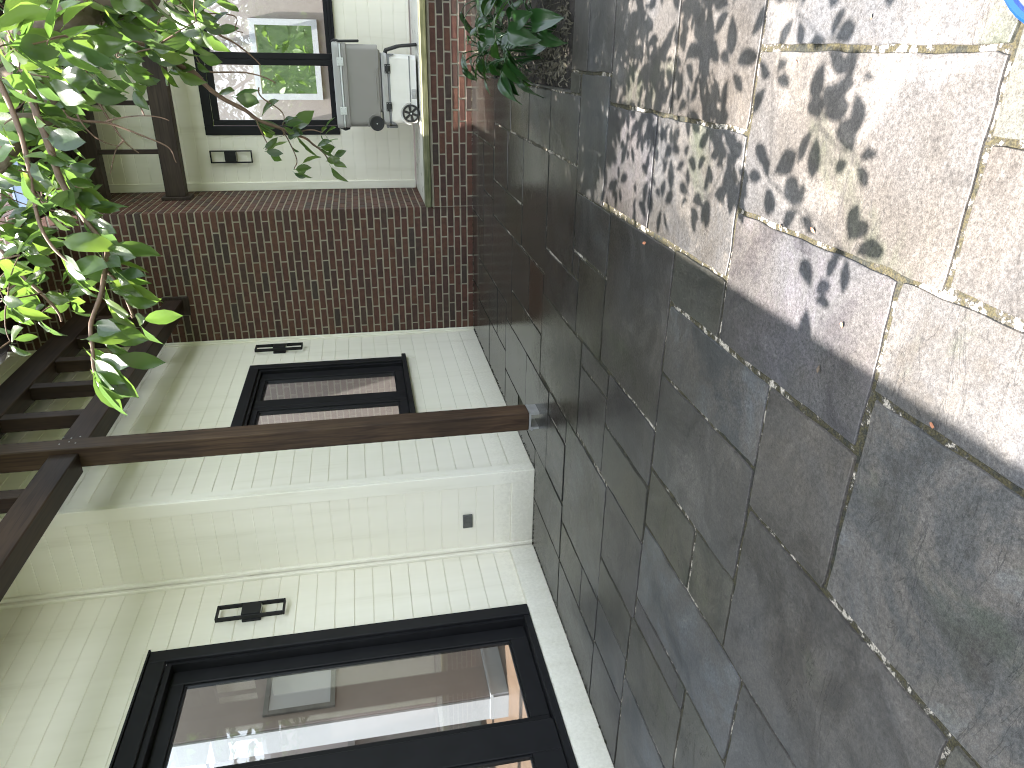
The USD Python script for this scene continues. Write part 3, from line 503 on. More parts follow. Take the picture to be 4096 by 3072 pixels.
# ------------------------------------------------------------------ coolers
def rbox(x0, x1, y0, y1, z0, z1, r, taper=(0, 0), n=5):
    """upright box with rounded vertical edges and softened rims, bottom narrowed by taper"""
    def ring(xa, xb, ya, yb, rr, z):
        out = []
        for cx, cy, a0 in ((xb - rr, yb - rr, 0), (xa + rr, yb - rr, 90), (xa + rr, ya + rr, 180), (xb - rr, ya + rr, 270)):
            for k in range(n + 1):
                a = math.radians(a0 + 90 * k / n); out.append((cx + rr * math.cos(a), cy + rr * math.sin(a), z))
        return np.array(out)
    tx, ty = taper; h = z1 - z0; V = []; e = min(.012, h * .3)
    for t, ins in ((0, e), (e * .3 / h, e * .3), (e / h, 0), (1 - e / h, 0), (1 - e * .3 / h, e * .3), (1, e)):
        k = 1 - t; V.append(ring(x0 + tx * k + ins, x1 - tx * k - ins, y0 + ty * k + ins, y1 - ty * k - ins, max(r - ins * .5, .004), z0 + h * t))
    m = len(V[0]); Vv = np.vstack(V); Fq = []
    for i in range(len(V) - 1):
        for j in range(m): Fq.append([i * m + j, i * m + (j + 1) % m, (i + 1) * m + (j + 1) % m, (i + 1) * m + j])
    Fq = np.array(Fq); Ft = np.vstack([Fq[:, [0, 1, 2]], Fq[:, [0, 2, 3]]])
    k = len(Vv); Vv = np.vstack([Vv, V[0].mean(0), V[-1].mean(0)]); b = (len(V) - 1) * m
    Ft = np.vstack([Ft, [[k, (j + 1) % m, j] for j in range(m)], [[k + 1, b + j, b + (j + 1) % m] for j in range(m)]])
    return Vv, Ft
def wheel(x, y, z, r, w, spokes, parent):
    RX = np.array([[1, 0, 0], [0, 0, 1], [0, -1, 0]], float)
    tm = MB(); tm.lathe([(r * .78, -w / 2), (r * .95, -w / 2), (r, -w / 2 + .006), (r, w / 2 - .006), (r * .95, w / 2), (r * .78, w / 2), (r * .78, -w / 2)], 32, trs((x, y, z), RX))
    wh = obj('wheel', tm, RUBBER, parent, smooth=40)
    hm = MB(); hm.lathe([(0, w / 2 - .002), (r * .22, w / 2 - .002), (r * .26, w / 2 - .008), (r * .26, -w / 2 + .01), (0, -w / 2 + .01)], 20, trs((x, y, z), RX))
    if spokes:
        for k in range(6):
            a = k * math.pi / 3 + .3; c, s = math.cos(a), math.sin(a)
            hm.box(-.011, .011, -w / 2 + .008, w / 2 - .008, .2 * r, .8 * r, c=.003, T=trs((x, y, z), np.array([[c, 0, s], [0, 1, 0], [-s, 0, c]])))
    else: hm.lathe([(0, w / 2 - .01), (r * .8, w / 2 - .012), (r * .8, -w / 2 + .012), (0, -w / 2 + .012)], 32, trs((x, y, z), RX))
    hb = obj('hub', hm, RUBBER, wh, smooth=30)
    cp = MB(); cp.lathe([(0, .006), (r * .09, .005), (r * .1, 0)], 12, trs((x, y - w / 2 + .002, z), np.array([[1, 0, 0], [0, 0, -1], [0, 1, 0]], float))); obj('axle_cap', cp, SEAL, wh, smooth=30)
ZS = .4785
wc_ = thing('cooler', 'white wheeled cooler with black hinges, lower of the two stacked coolers', 'cooler')
wx0, wx1, wy0, wy1, wz0, wz1 = -.680, -.030, 7.72, 8.13, ZS + .02, .838
obj('body', rbox(wx0, wx1, wy0, wy1, wz0, .765, .05, (.012, .012)), COOLW, wc_, smooth=35)
obj('lid', rbox(wx0 - .004, wx1 + .006, wy0 - .006, wy1 + .006, .778, wz1, .05), COOLL, wc_, smooth=35)
obj('seam_band', rbox(wx0 + .002, wx1 - .002, wy0 - .003, wy1 + .003, .7555, .7775, .05), COOLS, wc_, smooth=35)
g = MB()
g.prism([(wx0 + .002, .762), (wx0 + .035, .762), (wx0 + .012, .715), (wx0 + .004, .712)], wy0 - .004, wy0 + .06); g.prism([(wx1 - .034, .762), (wx1 - .002, .762), (wx1 - .004, .712), (wx1 - .012, .715)], wy0 - .004, wy0 + .06)
g.box(wx0 + .02, wx1 - .02, wy0 + .006, wy0 + .03, .560, .572, c=.003)
obj('corner_trim', g, COOLS, wc_)
for hx in (-.166, -.512):
    h = obj('hinge', B(hx - .042, hx + .042, wy0 - .013, wy0 - .0032, .752, .806, c=.003), RUBBER, wc_)
    s = MB()
    for dx in (-.030, .030):
        for dz in (.760, .772, .798): s.box(hx + dx - .004, hx + dx + .004, wy0 - .0155, wy0 - .0128, dz - .003, dz + .003, c=.001)
    obj('screw', s, STEEL, h); obj('hinge_pin', B(hx - .022, hx + .022, wy0 - .019, wy0 - .0135, .765, .793, c=.003), RUBBER, h)
wheel(-.575, wy0 + .012, ZS + .088, .086, .05, True, wc_)
a_ = np.linspace(0, math.pi, 14)
obj('wheel_arch', MB().tube(np.c_[-.575 + .102 * np.cos(a_), np.full(14, wy0 + .006), ZS + .088 + .102 * np.sin(a_)], .007, 6), COOLW, wc_, smooth=True)
obj('tow_handle', MB().tube([(-.035, wy0 + .06, .790), (.0, wy0 + .02, .775), (.035, wy0 + .0, .66), (.050, wy0 - .01, .50)], .016, 8).tube([(-.035, wy0 + .34, .790), (.0, wy0 + .34, .775), (.035, wy0 + .34, .66), (.050, wy0 + .34, .50)], .016, 8).tube([(.050, wy0 - .01, .50), (.050, wy0 + .34, .50)], .016, 8), RUBBER, wc_, smooth=30)
obj('side_handle', MB().box(-.722, -.684, wy0 + .10, wy0 + .28, .782, .806, c=.006).box(-.722, -.700, wy0 + .10, wy0 + .28, .695, .781, c=.006), COOLS, wc_)
dp = MB(); dp.lathe([(0, .012), (.013, .011), (.015, .004), (.022, .003), (.024, 0)], 16, trs((-.395, wy0 - .0, ZS + .05), np.array([[1, 0, 0], [0, 0, -1], [0, 1, 0]], float))); dp.box(-.44, -.35, wy0 + .005, wy0 + .03, ZS + .025, ZS + .075, c=.006); obj('drain_plug', dp, COOLL, wc_, smooth=30)

gc = thing('cooler', 'large grey wheeled cooler with white hinges, stacked on top of the white cooler', 'cooler')
gx0, gx1, gy0, gy1, gz0 = -.705, .050, 7.70, 8.14, wz1 + .006
bp = rbox(gx0 + .004, gx1 - .004, gy0, gy1, gz0 + .02, 1.175, .055, (.0, .012))
obj('body', bp, COOLG, gc, smooth=35)
obj('body_foot', rbox(gx0 + .14, gx1 - .05, gy0 + .03, gy1 - .02, gz0, gz0 + .024, .04), COOLG, gc, smooth=35)
obj('upper_rim', rbox(gx0 - .004, gx1 + .006, gy0 - .012, gy1 + .012, 1.160, 1.2105, .055), COOLG, gc, smooth=35)
obj('seal', rbox(gx0 - .004, gx1 + .006, gy0 - .0145, gy1 + .0145, 1.211, 1.2275, .055), SEAL, gc, smooth=35)
obj('lid', rbox(gx0 - .010, gx1 + .014, gy0 - .014, gy1 + .014, 1.228, 1.292, .06), COOLL, gc, smooth=35)
for hx in (-.108, -.548):
    h = obj('hinge', B(hx - .036, hx + .036, gy0 - .022, gy0 - .0148, 1.192, 1.254, c=.002), SEAL, gc)
    s = MB()
    for dx in (-.020, .020):
        for dz in (1.205, 1.241): s.box(hx + dx - .004, hx + dx + .004, gy0 - .0245, gy0 - .0218, dz - .003, dz + .003, c=.001)
    obj('screw', s, STEEL, h)
gg = MB(); gg.tube([(gx1 - .045, gy0 + .004, gz0 + .02), (gx1 - .20, gy0 + .006, gz0 + .022), (gx1 - .235, gy0 + .008, gz0 + .052), (gx1 - .52, gy0 + .008, gz0 + .048)], .0045, 6)
obj('grip_ridge', gg, COOLG, gc, smooth=True)
wheel(-.668, gy0 + .01, gz0 + .062, .070, .05, False, gc)
a_ = np.linspace(.1, math.pi * .62, 12)
obj('wheel_arch', MB().tube(np.c_[-.668 + .088 * np.cos(a_), np.full(12, gy0 + .006), gz0 + .062 + .088 * np.sin(a_)], .006, 6), COOLG, gc, smooth=True)
obj('tow_handle', MB().tube([(.062, gy0 + .06, 1.292), (.082, gy0 + .04, 1.262), (.070, gy0 + .02, 1.222), (.075, gy0 + .02, 1.04)], .0115, 8).tube([(.062, gy0 + .36, 1.292), (.082, gy0 + .37, 1.262), (.070, gy0 + .37, 1.222), (.075, gy0 + .37, 1.04)], .0115, 8).tube([(.075, gy0 + .02, 1.045), (.075, gy0 + .37, 1.045)], .0115, 8), RUBBER, gc, smooth=30)
obj('side_handle', MB().tube([(gx0 - .008, gy0 + .10, 1.265), (gx0 - .028, gy0 + .10, 1.22), (gx0 - .014, gy0 + .10, 1.175)], .011, 8).tube([(gx0 - .008, gy0 + .30, 1.265), (gx0 - .028, gy0 + .30, 1.22), (gx0 - .014, gy0 + .30, 1.175)], .011, 8).tube([(gx0 - .028, gy0 + .10, 1.22), (gx0 - .028, gy0 + .30, 1.22)], .011, 8), RUBBER, gc, smooth=30)

# ------------------------------------------------------------------ leaves
LT = np.array([0, .06, .2, .4, .6, .78, .9, 1.0]); LW = np.array([.03, .22, .62, .93, 1.0, .74, .36, .01])
def leafgeo(base, d, up, Ln, W, curve=.3, fold=.25, wave=.04, r=rng, petiole=.12, ts=LT, ws=LW, nx=2, ribs=0):
    d = np.asarray(d, float); d /= np.linalg.norm(d); up = np.asarray(up, float); up = up - d * (up @ d); up /= np.linalg.norm(up) + 1e-9; sd = np.cross(d, up)
    ph = r.uniform(0, 6.28); tw = r.normal(0, .35); s_ = np.linspace(-1, 1, 2 * nx + 1)
    T, W_ = ts[:, None, None], ws[:, None, None]; S = s_[None, :, None]
    mid = base + d * Ln * (petiole + T * (1 - petiole)) - up * curve * Ln * T * T
    ca, sa = np.cos(tw * T), np.sin(tw * T); u2 = up * ca + sd * sa; s2 = sd * ca - up * sa
    V = mid + s2 * S * W_ * W / 2 + u2 * (fold * np.abs(S) * W_ * W / 2 + wave * W * np.sin(9 * T + ph + 2.2 * S) * np.abs(S) + ribs * W * np.sin(S * 16))
    V = list(V.reshape(-1, 3))
    n = len(s_); I_ = np.arange(len(ts) * n).reshape(len(ts), n); Fq = np.stack([I_[:-1, :-1], I_[:-1, 1:], I_[1:, 1:], I_[1:, :-1]], -1).reshape(-1, 4).tolist()
    k = len(V); pw = .0012                                          # stalk
    m0 = base + d * Ln * petiole
    V += [base - sd * pw, base + sd * pw, m0 + sd * pw, m0 - sd * pw]; Fq.append([k, k + 1, k + 2, k + 3])
    return np.array(V), np.array(Fq)
tree = thing('leafy_tree', 'leafy tree with grey-brown limbs reaching in over the patio, partly sunlit', 'tree')
trunk = MB(); limbs = MB(); twigs = MB(); leaves = []               # leaves: (V, F, projected size, inframe)
def path3(pts): return np.array([at(*p) for p in pts])
def smoothpath(P_, n=4):
    P_ = np.asarray(P_, float); t = np.arange(len(P_)); from_ = np.linspace(0, len(P_) - 1, (len(P_) - 1) * n + 1)
    from scipy.interpolate import CubicSpline
    return CubicSpline(t, P_)(from_)
tb = np.array([.33, 4.85, -.06])
tp = np.array([tb, tb + [.10, 0, .22], [.78, 4.8, 1.0], [.95, 4.5, 1.8], [.80, 4.1, 2.5]])
tp = smoothpath(tp, 5); trunk.tube(tp, np.linspace(.10, .065, len(tp)), 14); obj('trunk', trunk, BARK, tree, smooth=True)
fork = tp[-1]
def limb(pts, r0, r1, name='limb', n=4, sides=10):
    p = smoothpath(pts, n); r = np.linspace(r0, r1, len(p)) * (1 + .08 * np.sin(np.arange(len(p)) * 1.7)); m = MB().tube(p, r, sides)
    allp.append(p)
    if r0 > .012: obj(name, m, BARK if r0 > .014 else TWIG, tree, smooth=True)
    else: twigs.add(*m.arrays())
    return p
allp = []; tips = []
Lp = [np.array([.80, 4.1, 2.5]), np.array([.45, 3.4, 2.75])] + list(path3([(470, -60, 2.5), (400, 15, 2.35), (330, 55, 2.3), (250, 85, 2.28), (170, 122, 2.28), (100, 160, 2.35), (20, 200, 2.6)])) + [np.array([-.75, 1.9, 3.4])]
limb(Lp, .044, .032)
limb([at(470, -60, 2.55), at(425, 60, 2.5), at(385, 130, 2.5), at(335, 200, 2.52), at(285, 275, 2.55)], .029, .023)
limb([np.array([.55, 3.6, 3.4]), at(150, 380, 3.1), at(90, 500, 3.0), at(40, 570, 2.95), at(-20, 660, 2.95), at(-160, 800, 3.1)], .042, .028)
S1 = limb(path3([(-40, 60, 2.6), (30, 150, 2.55), (75, 250, 2.5), (125, 310, 2.48), (130, 390, 2.45), (165, 500, 2.42), (206, 608, 2.4), (224, 670, 2.38), (253, 739, 2.36), (318, 844, 2.32), (373, 920, 2.28), (427, 1006, 2.24), (418, 1100, 2.2), (400, 1190, 2.16), (365, 1290, 2.12), (368, 1370, 2.1), (372, 1440, 2.08), (380, 1490, 2.07)]), .013, .004, 'branch')
S1b = limb(path3([(418, 1060, 2.22), (434, 1092, 2.22), (472, 1135, 2.22), (521, 1236, 2.22), (525, 1260, 2.22)]), .005, .003)
S0 = limb(path3([(-20, 300, 2.45), (60, 470, 2.4), (105, 620, 2.36), (130, 760, 2.33), (160, 900, 2.3), (230, 1010, 2.26), (330, 1080, 2.22)]), .008, .003)
S2 = limb(path3([(-60, 950, 2.9), (14, 1014, 2.85), (82, 1096, 2.82), (140, 1150, 2.8), (212, 1222, 2.78), (246, 1285, 2.76)]), .008, .004)
M1 = limb(path3([(380, -30, 2.9), (440, 100, 3.0), (500, 166, 3.05), (619, 192, 3.1), (695, 250, 3.12), (775, 290, 3.14), (818, 336, 3.15), (898, 398, 3.18), (981, 441, 3.2), (1035, 481, 3.22), (1124, 514, 3.24), (1171, 537, 3.25), (1220, 552, 3.26), (1249, 575, 3.27), (1284, 601, 3.28), (1315, 647, 3.3)]), .013, .003, 'branch')
M2 = limb(path3([(640, -40, 2.9), (740, 20, 2.95), (786, 76, 3.0), (843, 108, 3.02), (880, 141, 3.05), (923, 163, 3.05), (970, 195, 3.08), (1006, 224, 3.1), (1042, 260, 3.1)]), .006, .002)
M3 = limb(path3([(818, 280, 3.15), (887, 289, 3.14), (985, 291, 3.13), (1071, 315, 3.12), (1100, 333, 3.12)]), .0035, .002)
M4 = limb(path3([(1124, 514, 3.24), (1145, 545, 3.22), (1162, 578, 3.2), (1185, 630, 3.18), (1185, 659, 3.17), (1177, 675, 3.16)]), .003, .0018)
M5 = limb(path3([(1028, 470, 3.22), (1037, 510, 3.2), (1062, 560, 3.18), (1070, 580, 3.18), (1063, 600, 3.18)]), .003, .0018)
M6 = limb(path3([(1035, 350, 3.2), (1060, 400, 3.18), (1120, 440, 3.16), (1130, 500, 3.15)]), .003, .0018)
M7 = limb(path3([(1171, 537, 3.25), (1230, 520, 3.2), (1262, 522, 3.2), (1290, 530, 3.2)]), .003, .0018)
T1 = limb(path3([(330, 260, 3.0), (367, 350, 3.0), (390, 401, 3.0), (429, 468, 3.0), (465, 522, 3.0), (496, 564, 3.0), (555, 612, 3.0)]), .006, .0018)
limb(path3([(496, 564, 3.0), (472, 585, 3.0), (457, 620, 3.0), (441, 695, 2.98)]), .003, .0015)
T2 = limb(path3([(250, 440, 2.9), (300, 479, 2.9), (378, 487, 2.92), (457, 499, 2.95), (566, 542, 2.95), (660, 581, 2.96), (692, 616, 2.96), (705, 650, 2.96)]), .005, .0014)
limb(path3([(421, 487, 2.93), (504, 468, 2.94), (602, 464, 2.95), (676, 483, 2.95)]), .0028, .0012)
limb(path3([(300, 440, 2.9), (370, 540, 2.9), (472, 584, 2.95)]), .003, .0014)
limb(path3([(205, 760, 2.8), (270, 750, 2.8), (340, 750, 2.8), (390, 775, 2.8), (422, 800, 2.8)]), .004, .002)
limb(path3([(640, 70, 2.9), (700, 60, 2.95), (912, 57, 3.0), (945, 95, 3.0), (972, 130, 3.0)]), .0028, .0015)
# out-of-frame scaffold
C_ = [np.array(p) for p in ([.2, 2.3, 3.3], [-.1, 3.6, 3.5], [.9, 2.8, 3.2], [.3, 4.6, 3.4], [.9, 4.0, 3.6])]
for c in C_: limb([fork, (fork + c) / 2 + rng.normal(0, .1, 3), c], .03, .012)
allp = np.vstack(allp)
DOWN = np.array([0, 0, -1.0])
def cluster(p, n, Lm, droop=.95, outd=None, tw=True, spread=1.0):
    """a whorl of n leaves hanging from a shoot end at p"""
    if tw:
        a = allp[np.argmin(np.linalg.norm(allp - p, axis=1))]; dist = np.linalg.norm(a - p)
        if len(tips):
            tp_ = np.array(tips); d_ = np.linalg.norm(tp_ - p, axis=1); j_ = np.argmin(d_)
            if d_[j_] < dist and tp_[j_][2] > p[2] - .15: a, dist = tp_[j_], d_[j_]
        tips.append(p)
        if .02 < dist < .5: m = (a + p) / 2 + np.array([0, 0, .06]) * dist + rng.normal(0, .03, 3) * dist; twigs.tube(smoothpath([a, m, p], 4), np.linspace(.0028, .0016, 9), 5)
    az0 = rng.uniform(0, 6.28)
    for i in range(n):
        az = az0 + i * 2.4 + rng.normal(0, .3); h = np.array([math.cos(az), math.sin(az), 0]) * spread
        dz = rng.uniform(.25, 1.5) * droop; d = h + DOWN * dz + (0 if outd is None else outd * .6)
        up = np.array([0, 0, 1.0]) + h * rng.uniform(.2, 1.0) + rng.normal(0, .25, 3)
        Ln = Lm * rng.uniform(.62, 1.2); W = Ln * rng.uniform(.34, .50)
        b = p + h * .008 + rng.normal(0, .008, 3)
        V, Fq = leafgeo(b, d, up, Ln, W, rng.uniform(.0, .38), rng.uniform(.05, .5), rng.uniform(.02, .07))
        leaves.append((V, Fq))
def along(path, step, n, Lm, start=.15, jit=.02, **k):
    s = np.r_[0, np.cumsum(np.linalg.norm(np.diff(path, axis=0), axis=1))]
    for q in np.arange(s[-1] * start, s[-1] + .001, step):
        p = np.array([np.interp(q, s, path[:, a]) for a in range(3)]); cluster(p + rng.normal(0, jit, 3), rng.integers(n[0], n[1] + 1), Lm, tw=True, **k)
along(S1, .055, (3, 5), .112, .06, .012, droop=1.3, outd=-R[0] * 1.5); along(S0, .085, (2, 4), .13, .2, .02, droop=1.3, outd=-R[0] * 1.3); along(S1b, .07, (2, 3), .10, .5, .01); along(S2, .10, (3, 4), .13, .2, .015)
cluster(S1[-1], 5, .12, 1.4, -R[0] * 2.5, tw=False); cluster(S1[-4], 4, .13, 1.4, -R[0] * 2.5, tw=False)
along(M1[:24], .09, (3, 4), .12, .15, .02); along(M1[24:44], .09, (1, 3), .115, .1, .02); along(M2[:14], .10, (2, 3), .125, .1, .02)
cluster(M1[-1], 7, .085, .9, tw=False); cluster(M1[-6], 4, .07, 1, tw=False); cluster(M4[-1], 6, .075, 1.2, tw=False); cluster(M4[8], 2, .05, 1, tw=False); cluster(M5[-1], 6, .08, 1.2, tw=False); cluster(M6[-1], 5, .085, 1, tw=False); cluster(M7[-1], 5, .07, .7, tw=False); cluster(M1[44], 4, .12, .7, tw=False); cluster(M1[36], 4, .13, .6, tw=False)
def region(x0, x1, y0, y1, n, d0, d1, Lm, k=(3, 5)):
    Lm *= 1.0
    for _ in range(n):
        cluster(at(rng.uniform(x0, x1), rng.uniform(y0, y1), rng.uniform(d0, d1)), rng.integers(*k), Lm)
region(-40, 110, -60, 330, 9, 1.9, 2.5, .12); region(100, 340, 120, 330, 7, 1.9, 2.4, .12); region(250, 480, -60, 60, 5, 2.0, 2.5, .12); region(-40, 360, -60, 450, 24, 2.95, 3.6, .115); region(360, 640, -80, 240, 17, 2.3, 3.3, .115); region(330, 560, 150, 380, 7, 2.9, 3.4, .10)
region(600, 860, -80, 150, 10, 2.6, 3.2, .12); region(-60, 250, 420, 900, 20, 2.8, 3.5, .11); region(250, 400, 430, 850, 7, 2.8, 3.1, .095); region(-60, 140, 880, 1280, 11, 2.6, 3.2, .11); region(-60, 60, 1200, 1420, 2, 2.7, 3.2, .10); region(-50, 130, 480, 760, 9, 2.7, 3.3, .12); region(-50, 90, 850, 1080, 5, 2.6, 3.1, .11); region(640, 800, 150, 290, 4, 2.9, 3.2, .11); region(140, 280, 1000, 1300, 4, 2.7, 2.9, .09)
# crown out of view that throws the dappled shade
def inside(poly, x, y):
    c = False; j = len(poly) - 1
    for i in range(len(poly)):
        if (poly[i][1] > y) != (poly[j][1] > y) and x < (poly[j][0] - poly[i][0]) * (y - poly[i][1]) / (poly[j][1] - poly[i][1]) + poly[i][0]: c = not c
        j = i
    return c
SH = [([(1850, -900), (2470, -900), (2470, 520), (2330, 760), (2060, 640), (1850, 505)], 1.0),
      ([(2470, -900), (2950, -900), (2960, 120), (2700, 420), (2470, 520)], .62),
      ([(2440, 400), (2960, 100), (2960, 500), (2860, 860), (2560, 860), (2300, 760)], .24),
      ([(2900, -900), (3900, -700), (3720, 40), (3450, 150), (3050, 260), (2900, 120)], .55),
      ([(3010, 280), (3430, 330), (3440, 900), (3290, 1230), (3150, 1120), (3040, 600)], .75)]
n_ = 0; shoots = np.zeros((2600, 2))
for _ in range(90000):
    g0 = np.array([rng.uniform(-.72, 1.7), rng.uniform(1.1, 7.6), 0]); px, py, zz = proj(g0)
    pr = next((q for poly, q in SH if inside(poly, px, py)), 0)
    if rng.uniform() > pr: continue
    if n_ and np.min(np.hypot(*(shoots[:n_] - g0[:2]).T)) < (.066 if pr == 1 else .15): continue
    for _k in range(9):
        z_ = 1.9 + .28 * _k + rng.uniform(0, .25) if pr < 1 else rng.uniform(2.3, 4.3); p = g0 + z_ * np.array([-.224, -.12, 1.0])
        qx, qy, zz = proj(p)
        if p[0] > -1.5 and (zz < 0 or qx < -280 or qy < -260): break
    else: continue
    shoots[n_] = g0[:2]; n_ += 1
    if pr == 1: cluster(p, rng.integers(5, 8), .15, .25, tw=False)
    else: cluster(p, rng.integers(4, 7), .125, .6, tw=True)
    if n_ > 2500: break
size = []
for V, Fq in leaves:
    px, py, zz = proj(V); ins = (zz > .3) & (px > 0) & (px < 4096) & (py > 0) & (py < 3072)
    size.append(((px.max() - px.min()) * (py.max() - py.min()) if ins.mean() > .4 else 0))
order = np.argsort(size)[::-1]; rest = [MB() for _ in LEAF]
for i, k in enumerate(order):
    m = rng.choice(3, p=[.55, .2, .25])
    if i < 300 and size[k] > 0: obj('leaf', leaves[k], LEAF[m], tree, smooth=True)
    else: rest[m].add(*leaves[k])
for m, r_ in zip(LEAF, rest):
    if r_.n: obj('crown_leaves', r_, m, tree, smooth=True, kind='stuff')
obj('twigs', twigs, TWIG, tree, smooth=True, kind='stuff')

# ------------------------------------------------------------------ planting bed
HT = np.array([0, .05, .15, .3, .5, .7, .86, .95, 1]); HW = np.array([.12, .62, .95, 1.0, .92, .68, .36, .14, .01])
def hosta(label, loc, n, Lm, r0, lean=None):
    t = thing('hosta_plant', label, 'plant', 'hostas in the planting bed'); rr = np.random.default_rng(int(abs(loc[0] * 100 + loc[1] * 1000))); st = MB(); loc = np.array([*loc, -.02])
    for i in range(n):
        az = i * 2.4 + rr.normal(0, .3); h = np.array([math.cos(az), math.sin(az), 0]); rad = r0 * rr.uniform(.5, 1.1); zt = rr.uniform(.14, .34)
        tip = loc + h * rad + [0, 0, zt]; st.tube(smoothpath([loc + h * .02, loc + h * rad * .4 + [0, 0, zt * .75], tip], 4), np.linspace(.005, .0035, 9), 5)
        d = h * 1.0 + [0, 0, rr.uniform(-.9, .25)]; Ln = Lm * rr.uniform(.7, 1.15)
        obj('leaf', leafgeo(tip, d, np.array([0, 0, 1.0]) + h * .2 + rr.normal(0, .2, 3), Ln, Ln * rr.uniform(.48, .62), rr.uniform(.15, .5), rr.uniform(.1, .35), .03, rr, .01, HT, HW, 4, .012), HOSTA, t, smooth=True)
    obj('stems', st, HOSTA, t, smooth=True); return t
h1 = hosta('glossy hosta by the brick plinth with a stalk of white flowers', (.02, 5.84), 17, .18, .16)
fs = MB(); fp = smoothpath([(-.02, 5.95, 0), at(2040, 180, 5.85), at(1995, 128, 5.8), at(1955, 72, 5.8)], 5); fs.tube(fp, np.linspace(.004, .002, len(fp)), 6); obj('flower_stalk', fs, HOSTA, h1, smooth=True)
for i in range(9):
    p = fp[7 + i]; fl = MB(); d = np.array([-.6, -.3, -.7]) + rng.normal(0, .3, 3); d /= np.linalg.norm(d); fl.tube(p + np.outer([0, .012, .028, .040, .048], d), [.002, .004, .008, .007, .001], 7); obj('flower', fl, PETAL, h1, smooth=True)
hosta('hosta with broad drooping leaves at the front left corner of the bed', (-.01, 4.50), 17, .18, .17)
hosta('hosta half behind the tree trunk at the front of the bed', (.13, 4.18), 17, .185, .17)
hosta('hosta beside the tree trunk deep in the bed', (.10, 5.2), 18, .20, .19)
hosta('hosta at the right edge of the picture behind the trunk', (.38, 5.95), 12, .24, .22)
lit = MB(); rl = np.random.default_rng(3)
for _ in range(2600):
    x, yv = rl.uniform(BX0 + .03, .55), rl.uniform(BY0 + .05, BY1 - .05); hgt = .02 + .22 * math.exp(-((x - .02) ** 2 / .02 + (yv - 5.1) ** 2 / .25)) * rl.uniform(.2, 1)
    d = rl.normal(0, 1, 3); d[2] *= .5; lit.add(*leafgeo(np.array([x, yv, hgt - .01]), d, rl.normal(0, 1, 3) + [0, 0, 1.5], rl.uniform(.018, .05), rl.uniform(.008, .018), .2, .2, .05, rl, .05, np.array([0, .3, .7, 1]), np.array([.1, 1, .8, .05]), 1))
for _ in range(90):
    x, yv = rl.uniform(BX0 + .05, .4), rl.uniform(BY0 + .1, BY1 - .2); p = np.array([x, yv, .0]); q = p + [rl.normal(0, .06), rl.normal(0, .12), rl.uniform(.05, .24)]; lit.tube([p, (p + q) / 2 + rl.normal(0, .02, 3), q], .0016, 4)
obj('dry_plant_litter', lit, LITTER, kind='stuff')
tag(obj('stone_edging', B(BX0 - .002, BX0 + .012, BY0, BY1, -.07, -.012), STONE[1], patio))

# ------------------------------------------------------------------ small things on the patio
bowl = thing('blue_dish', 'shallow pale blue dish with a bright blue rim on sunlit stone', 'dish')
bm = MB(); T_ = trs((.20, 1.03, .0)); rr_ = .158
bm.lathe([(0, .012), (rr_ * .72, .012), (rr_ * .9, .04), (rr_ * .93, .046)], 48, T_); obj('basin', bm, BLUEP, bowl, smooth=30)
bm = MB(); bm.lathe([(rr_ * .80, .001), (rr_ * .96, .034), (rr_ * 1.0, .044), (rr_ * 1.0, .052), (rr_ * .97, .055), (rr_ * .925, .052), (rr_ * .915, .045)], 48, T_); obj('rim', bm, BLUE, bowl, smooth=30)
def scrap(x, yv, label, s=.02, m=ORANGE):
    o = MB(); a = rng.uniform(0, 6.28); V, Fq = leafgeo(np.array([x, yv, .004]), [math.cos(a), math.sin(a), .05], [0, 0, 1], s, s * .55, -.25, .35, .03, rng, .03); o.add(V, Fq); tag(obj('fallen_leaf', o, m, None, True), label, 'fallen leaf')
for x, yv, lb, s in ((-.584, 1.42, 'orange fallen leaf lying on sunlit stone near the shadow edge', .022), (-.669, 1.096, 'orange fallen leaf in shade beside the nearest long joint', .028), (-.68, 2.676, 'curled orange leaf lying on the shadow edge further off', .03),
                     (-.419, 1.758, 'reddish fallen leaf lying in the joint under leaf shadow', .024), (-.397, 1.595, 'tan fallen leaf resting in the mossy joint', .024), (-.013, 1.801, 'small orange leaf on sunlit stone between leaf shadows', .018), (.076, 1.543, 'small red leaf beside the joint nearest the blue dish', .016)):
    scrap(x, yv, lb, s * .75)
scrap(-.701, 1.473, 'dark brown leaf lying in shade on the blue-grey flag', .022, BARK)

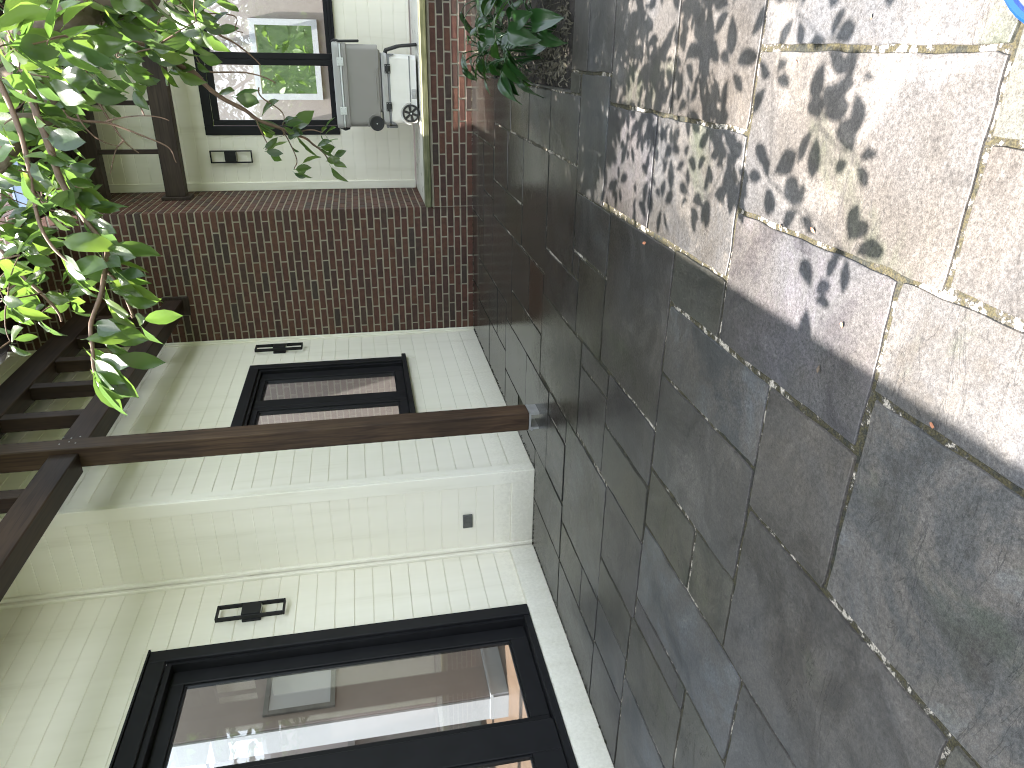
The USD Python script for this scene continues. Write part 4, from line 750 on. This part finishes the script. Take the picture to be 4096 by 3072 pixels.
gr = MB(); rg_ = np.random.default_rng(9)
def grit(x0, y0, x1, y1, n, w):
    for _ in range(n):
        t = rg_.uniform(); r = abs(rg_.normal(0, w)); dx, dy = x1 - x0, y1 - y0; l = math.hypot(dx, dy); nx, ny = -dy / l, dx / l
        p = np.array([x0 + dx * t + nx * r, y0 + dy * t + ny * r, .004]); s_ = rg_.uniform(.002, .007) * (1.5 if r < .01 else 1)
        v = rg_.normal(0, 1, (8, 3)); v /= np.linalg.norm(v, axis=1, keepdims=True); h = trimesh.convex.convex_hull(v); gr.add(h.vertices * [s_, s_, s_ * .6] + p, h.faces)
grit(XA + .026, -1.0, XA + .026, YB, 260, -.012) if 0 else None
grit(XA + .028, YB - .02, XA + .028, .9, 260, .010); grit(XC + .02, YD, XC + .02, YB, 220, .010); grit(XC, YB - .02, XA, YB - .02, 80, .010); grit(1.4, YD - .004, XC, YD - .004, 420, .012)
obj('grit_and_moss', gr, MORTAR, patio, kind='stuff')
# ------------------------------------------------------------------ garden around: lit greenery that fills the reflections
def wood_mass(name, label, boxes, n, s, seed):
    r = np.random.default_rng(seed); m = MB()
    for b in boxes: m.box(b[0] + .35 * min(1, (b[1] - b[0]) / 2), b[1] - .35 * min(1, (b[1] - b[0]) / 2), b[2] + .35, b[3] - .35, b[4], b[5] - .3)
    for _ in range(n):
        b = boxes[r.integers(len(boxes))]; p = np.array([r.uniform(b[0], b[1]), r.uniform(b[2], b[3]), b[4] + (b[5] - b[4]) * r.uniform(0, 1) ** .8])
        d = r.normal(0, 1, 3); d[2] -= .5; m.add(*leafgeo(p, d, r.normal(0, .6, 3) + [0, 0, 1], s * r.uniform(.6, 1.4), s * r.uniform(.4, .7), .2, .2, .05, r, .05, np.array([0, .35, .75, 1]), np.array([.15, 1, .7, .05]), 1))
    tag(obj(name, m, GARDEN, None, True, kind='stuff'), label, 'hedge')
wood_mass('garden_hedge', 'tall leafy hedge along the garden behind the lawn', [(6.0, 8.0, -9, 12, 0, 4.2), (-8, 7, -11.5, -9, 0, 4.5)], 22000, .26, 21)
wood_mass('rear_hedge', 'leafy hedge seen through the rear kitchen window', [(-5, 5, 18, 20, 0, 7.5), (-12, -10.5, -2, 7, 0, 4)], 18000, .24, 22)
